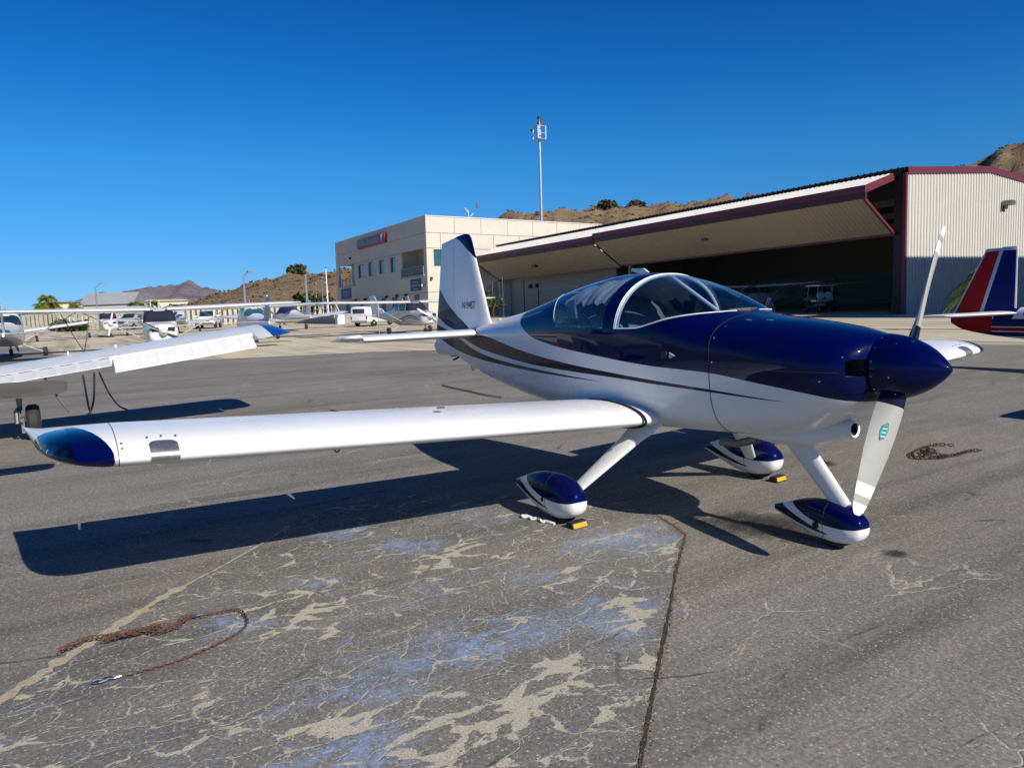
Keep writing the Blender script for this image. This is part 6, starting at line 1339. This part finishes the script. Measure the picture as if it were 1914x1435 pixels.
def chain(par, P, step=.0215, me=None, k0=0, as_mb=None, seed=0, flat=True):
    Q = resample(P, step); rg = random.Random(seed)
    for i in range(len(Q)-1):
        d = Q[i+1]-Q[i]; d = Vector(d).normalized(); c = (Q[i]+Q[i+1])/2; rot = d.to_track_quat('X', 'Z').to_matrix().to_4x4()@Matrix.Rotation((.35 if (i+k0) % 2 else 1.25 if flat else math.pi/2)*1.0+rg.uniform(-.2, .2), 4, 'X')
        mt = Matrix.Translation(Vector(c))@rot
        if as_mb is not None:
            vs = [tuple(mt@v.co) for v in me.vertices]; as_mb.add(vs, [tuple(p.vertices) for p in me.polygons])
        else:
            o = bpy.data.objects.new('chain_link', me); COL.objects.link(o); o.parent = par; o.matrix_local = mt
BUN = [(-.128, -4.193), (-.167, -4.143), (-.147, -4.086), (-.138, -4.006), (-.115, -3.924), (-.112, -3.86), (-.077, -3.77), (-.096, -3.693), (-.148, -3.635), (-.179, -3.588)]
LOOP = [(-.179, -3.588), (-.178, -3.498), (-.163, -3.396), (-.089, -3.365), (.023, -3.369), (.115, -3.405), (.178, -3.472), (.234, -3.569), (.28, -3.673), (.304, -3.78), (.311, -3.88), (.306, -3.971)]
CH = thing('chain', 'rusty chain with a bright hook lying looped on the cracked panel at lower left', 'chain', (0, 0, .012))
chain(CH, [(a, b, 0) for a, b in LOOP], me=LINK, seed=2)
mb = MB(); rg = random.Random(6)
for k in range(5):
    i0 = rg.choice([0, 0, 1, 2, 3, 4]); i1 = rg.choice([6, 7, 8, 9, 9]); P = [(a+rg.gauss(0, .016), b+rg.gauss(0, .012), .004+rg.random()*.022*(2 if 3 < j < 7 else 1)) for j, (a, b) in enumerate(BUN)][i0:i1+1]
    chain(None, P, me=LINK, as_mb=mb, seed=k)
stuff(mb.build('chain_bundle', [M['rust']], CH, 50))
mb = MB(); hk = [(.306, -3.971), (.312, -4.0), (.298, -4.028), (.283, -4.035), (.288, -4.012), (.31, -4.03), (.318, -4.06), (.302, -4.085), (.282, -4.080), (.284, -4.062)]
mb.tube([(a, b, .004) for a, b in hk], .0055, 8); mb.build('hook', [M['steel']], CH)
mb = MB(); mb.tube([(-.176, -3.61, .012), (-.165, -3.585, .016), (-.172, -3.555, .014), (-.19, -3.55, .012)], .0055, 8); mb.build('hook', [M['steel']], CH)
BIG = link_mesh(.050, .028, .0042, 'chain_link'); BIG.materials[0] = M['drust']
C2 = thing('chain', 'dark tie-down chain stretched on the asphalt beyond the near wing', 'chain', (0, 0, .015)); mb = MB(); chain(None, [(-9.225, 2.32, 0), (-8.531, 2.247, 0), (-7.848, 2.221, 0), (-7.157, 2.161, 0), (-6.715, 2.198, 0)], .037, BIG, as_mb=mb); stuff(mb.build('chain_links', [M['rust']], C2, 50))
C3 = thing('chain', 'heap of rusty chain on the asphalt right of the propeller', 'chain', (0, 0, .012))
PILE = [(-.021, 3.476), (-.124, 3.402), (-.163, 3.278), (-.135, 3.071), (-.067, 2.843), (.054, 2.689), (.14, 2.786), (.213, 2.906), (.056, 2.982), (-.069, 2.991), (.06, 2.839), (.001, 3.108), (-.1, 3.15), (.03, 2.95)]
chain(C3, [(a, b, .004*math.sin(i*2)+.006) for i, (a, b) in enumerate(PILE)], .037, BIG, seed=4)
chain(C3, [(.14, 2.79, .008), (.22, 3.1, .006), (.21, 3.3, .006), (.25, 3.45, .004)], .037, BIG, seed=5)
for lab, P in (('left strand of the chain hanging from the left aeroplane wing', [(-8.05, -3.80, .80), (-8.9, -3.76, .42), (-10.4, -3.70, .02)]), ('right strand of the chain hanging from the left aeroplane wing', [(-8.05, -3.66, .82), (-9.0, -3.66, .40), (-10.42, -3.68, .02)]), ('slack chain from the left aeroplane wing to the ground', [(-8.05, -3.60, .82), (-8.8, -3.46, .44), (-9.5, -3.3, .16), (-10.1, -3.15, .02)])):
    t = thing('chain', lab, 'chain', (0, 0, 0), 0, 'chains tying down the left aeroplane'); mb = MB(); chain(None, P, .037, BIG, as_mb=mb, flat=False); stuff(mb.build('chain_links', [M['dsteel']], t, 50))
for lab, a, b in (('dark tie-down rope slanting from the wing of the far-left aeroplane', gz(124, 34)+V3(0, 0, 1.75), gz(172, 31)), ('second tie-down rope crossing beside the far-left aeroplane', gz(176, 38)+V3(0, 0, 1.6), gz(158, 33)), ('tie-down rope from the wing of the red-swoosh aeroplane', gz(714, 41)+V3(0, 0, 1.7), gz(713, 40))):
    t = thing('tie_down_rope', lab, 'rope', (0, 0, 0)); mb = MB(); mb.tube([a, (a+b)/2-V3(0, 0, .1), b+V3(0, 0, .01)], .018, 5); mb.build('rope_strand', [M['dsteel']], t)
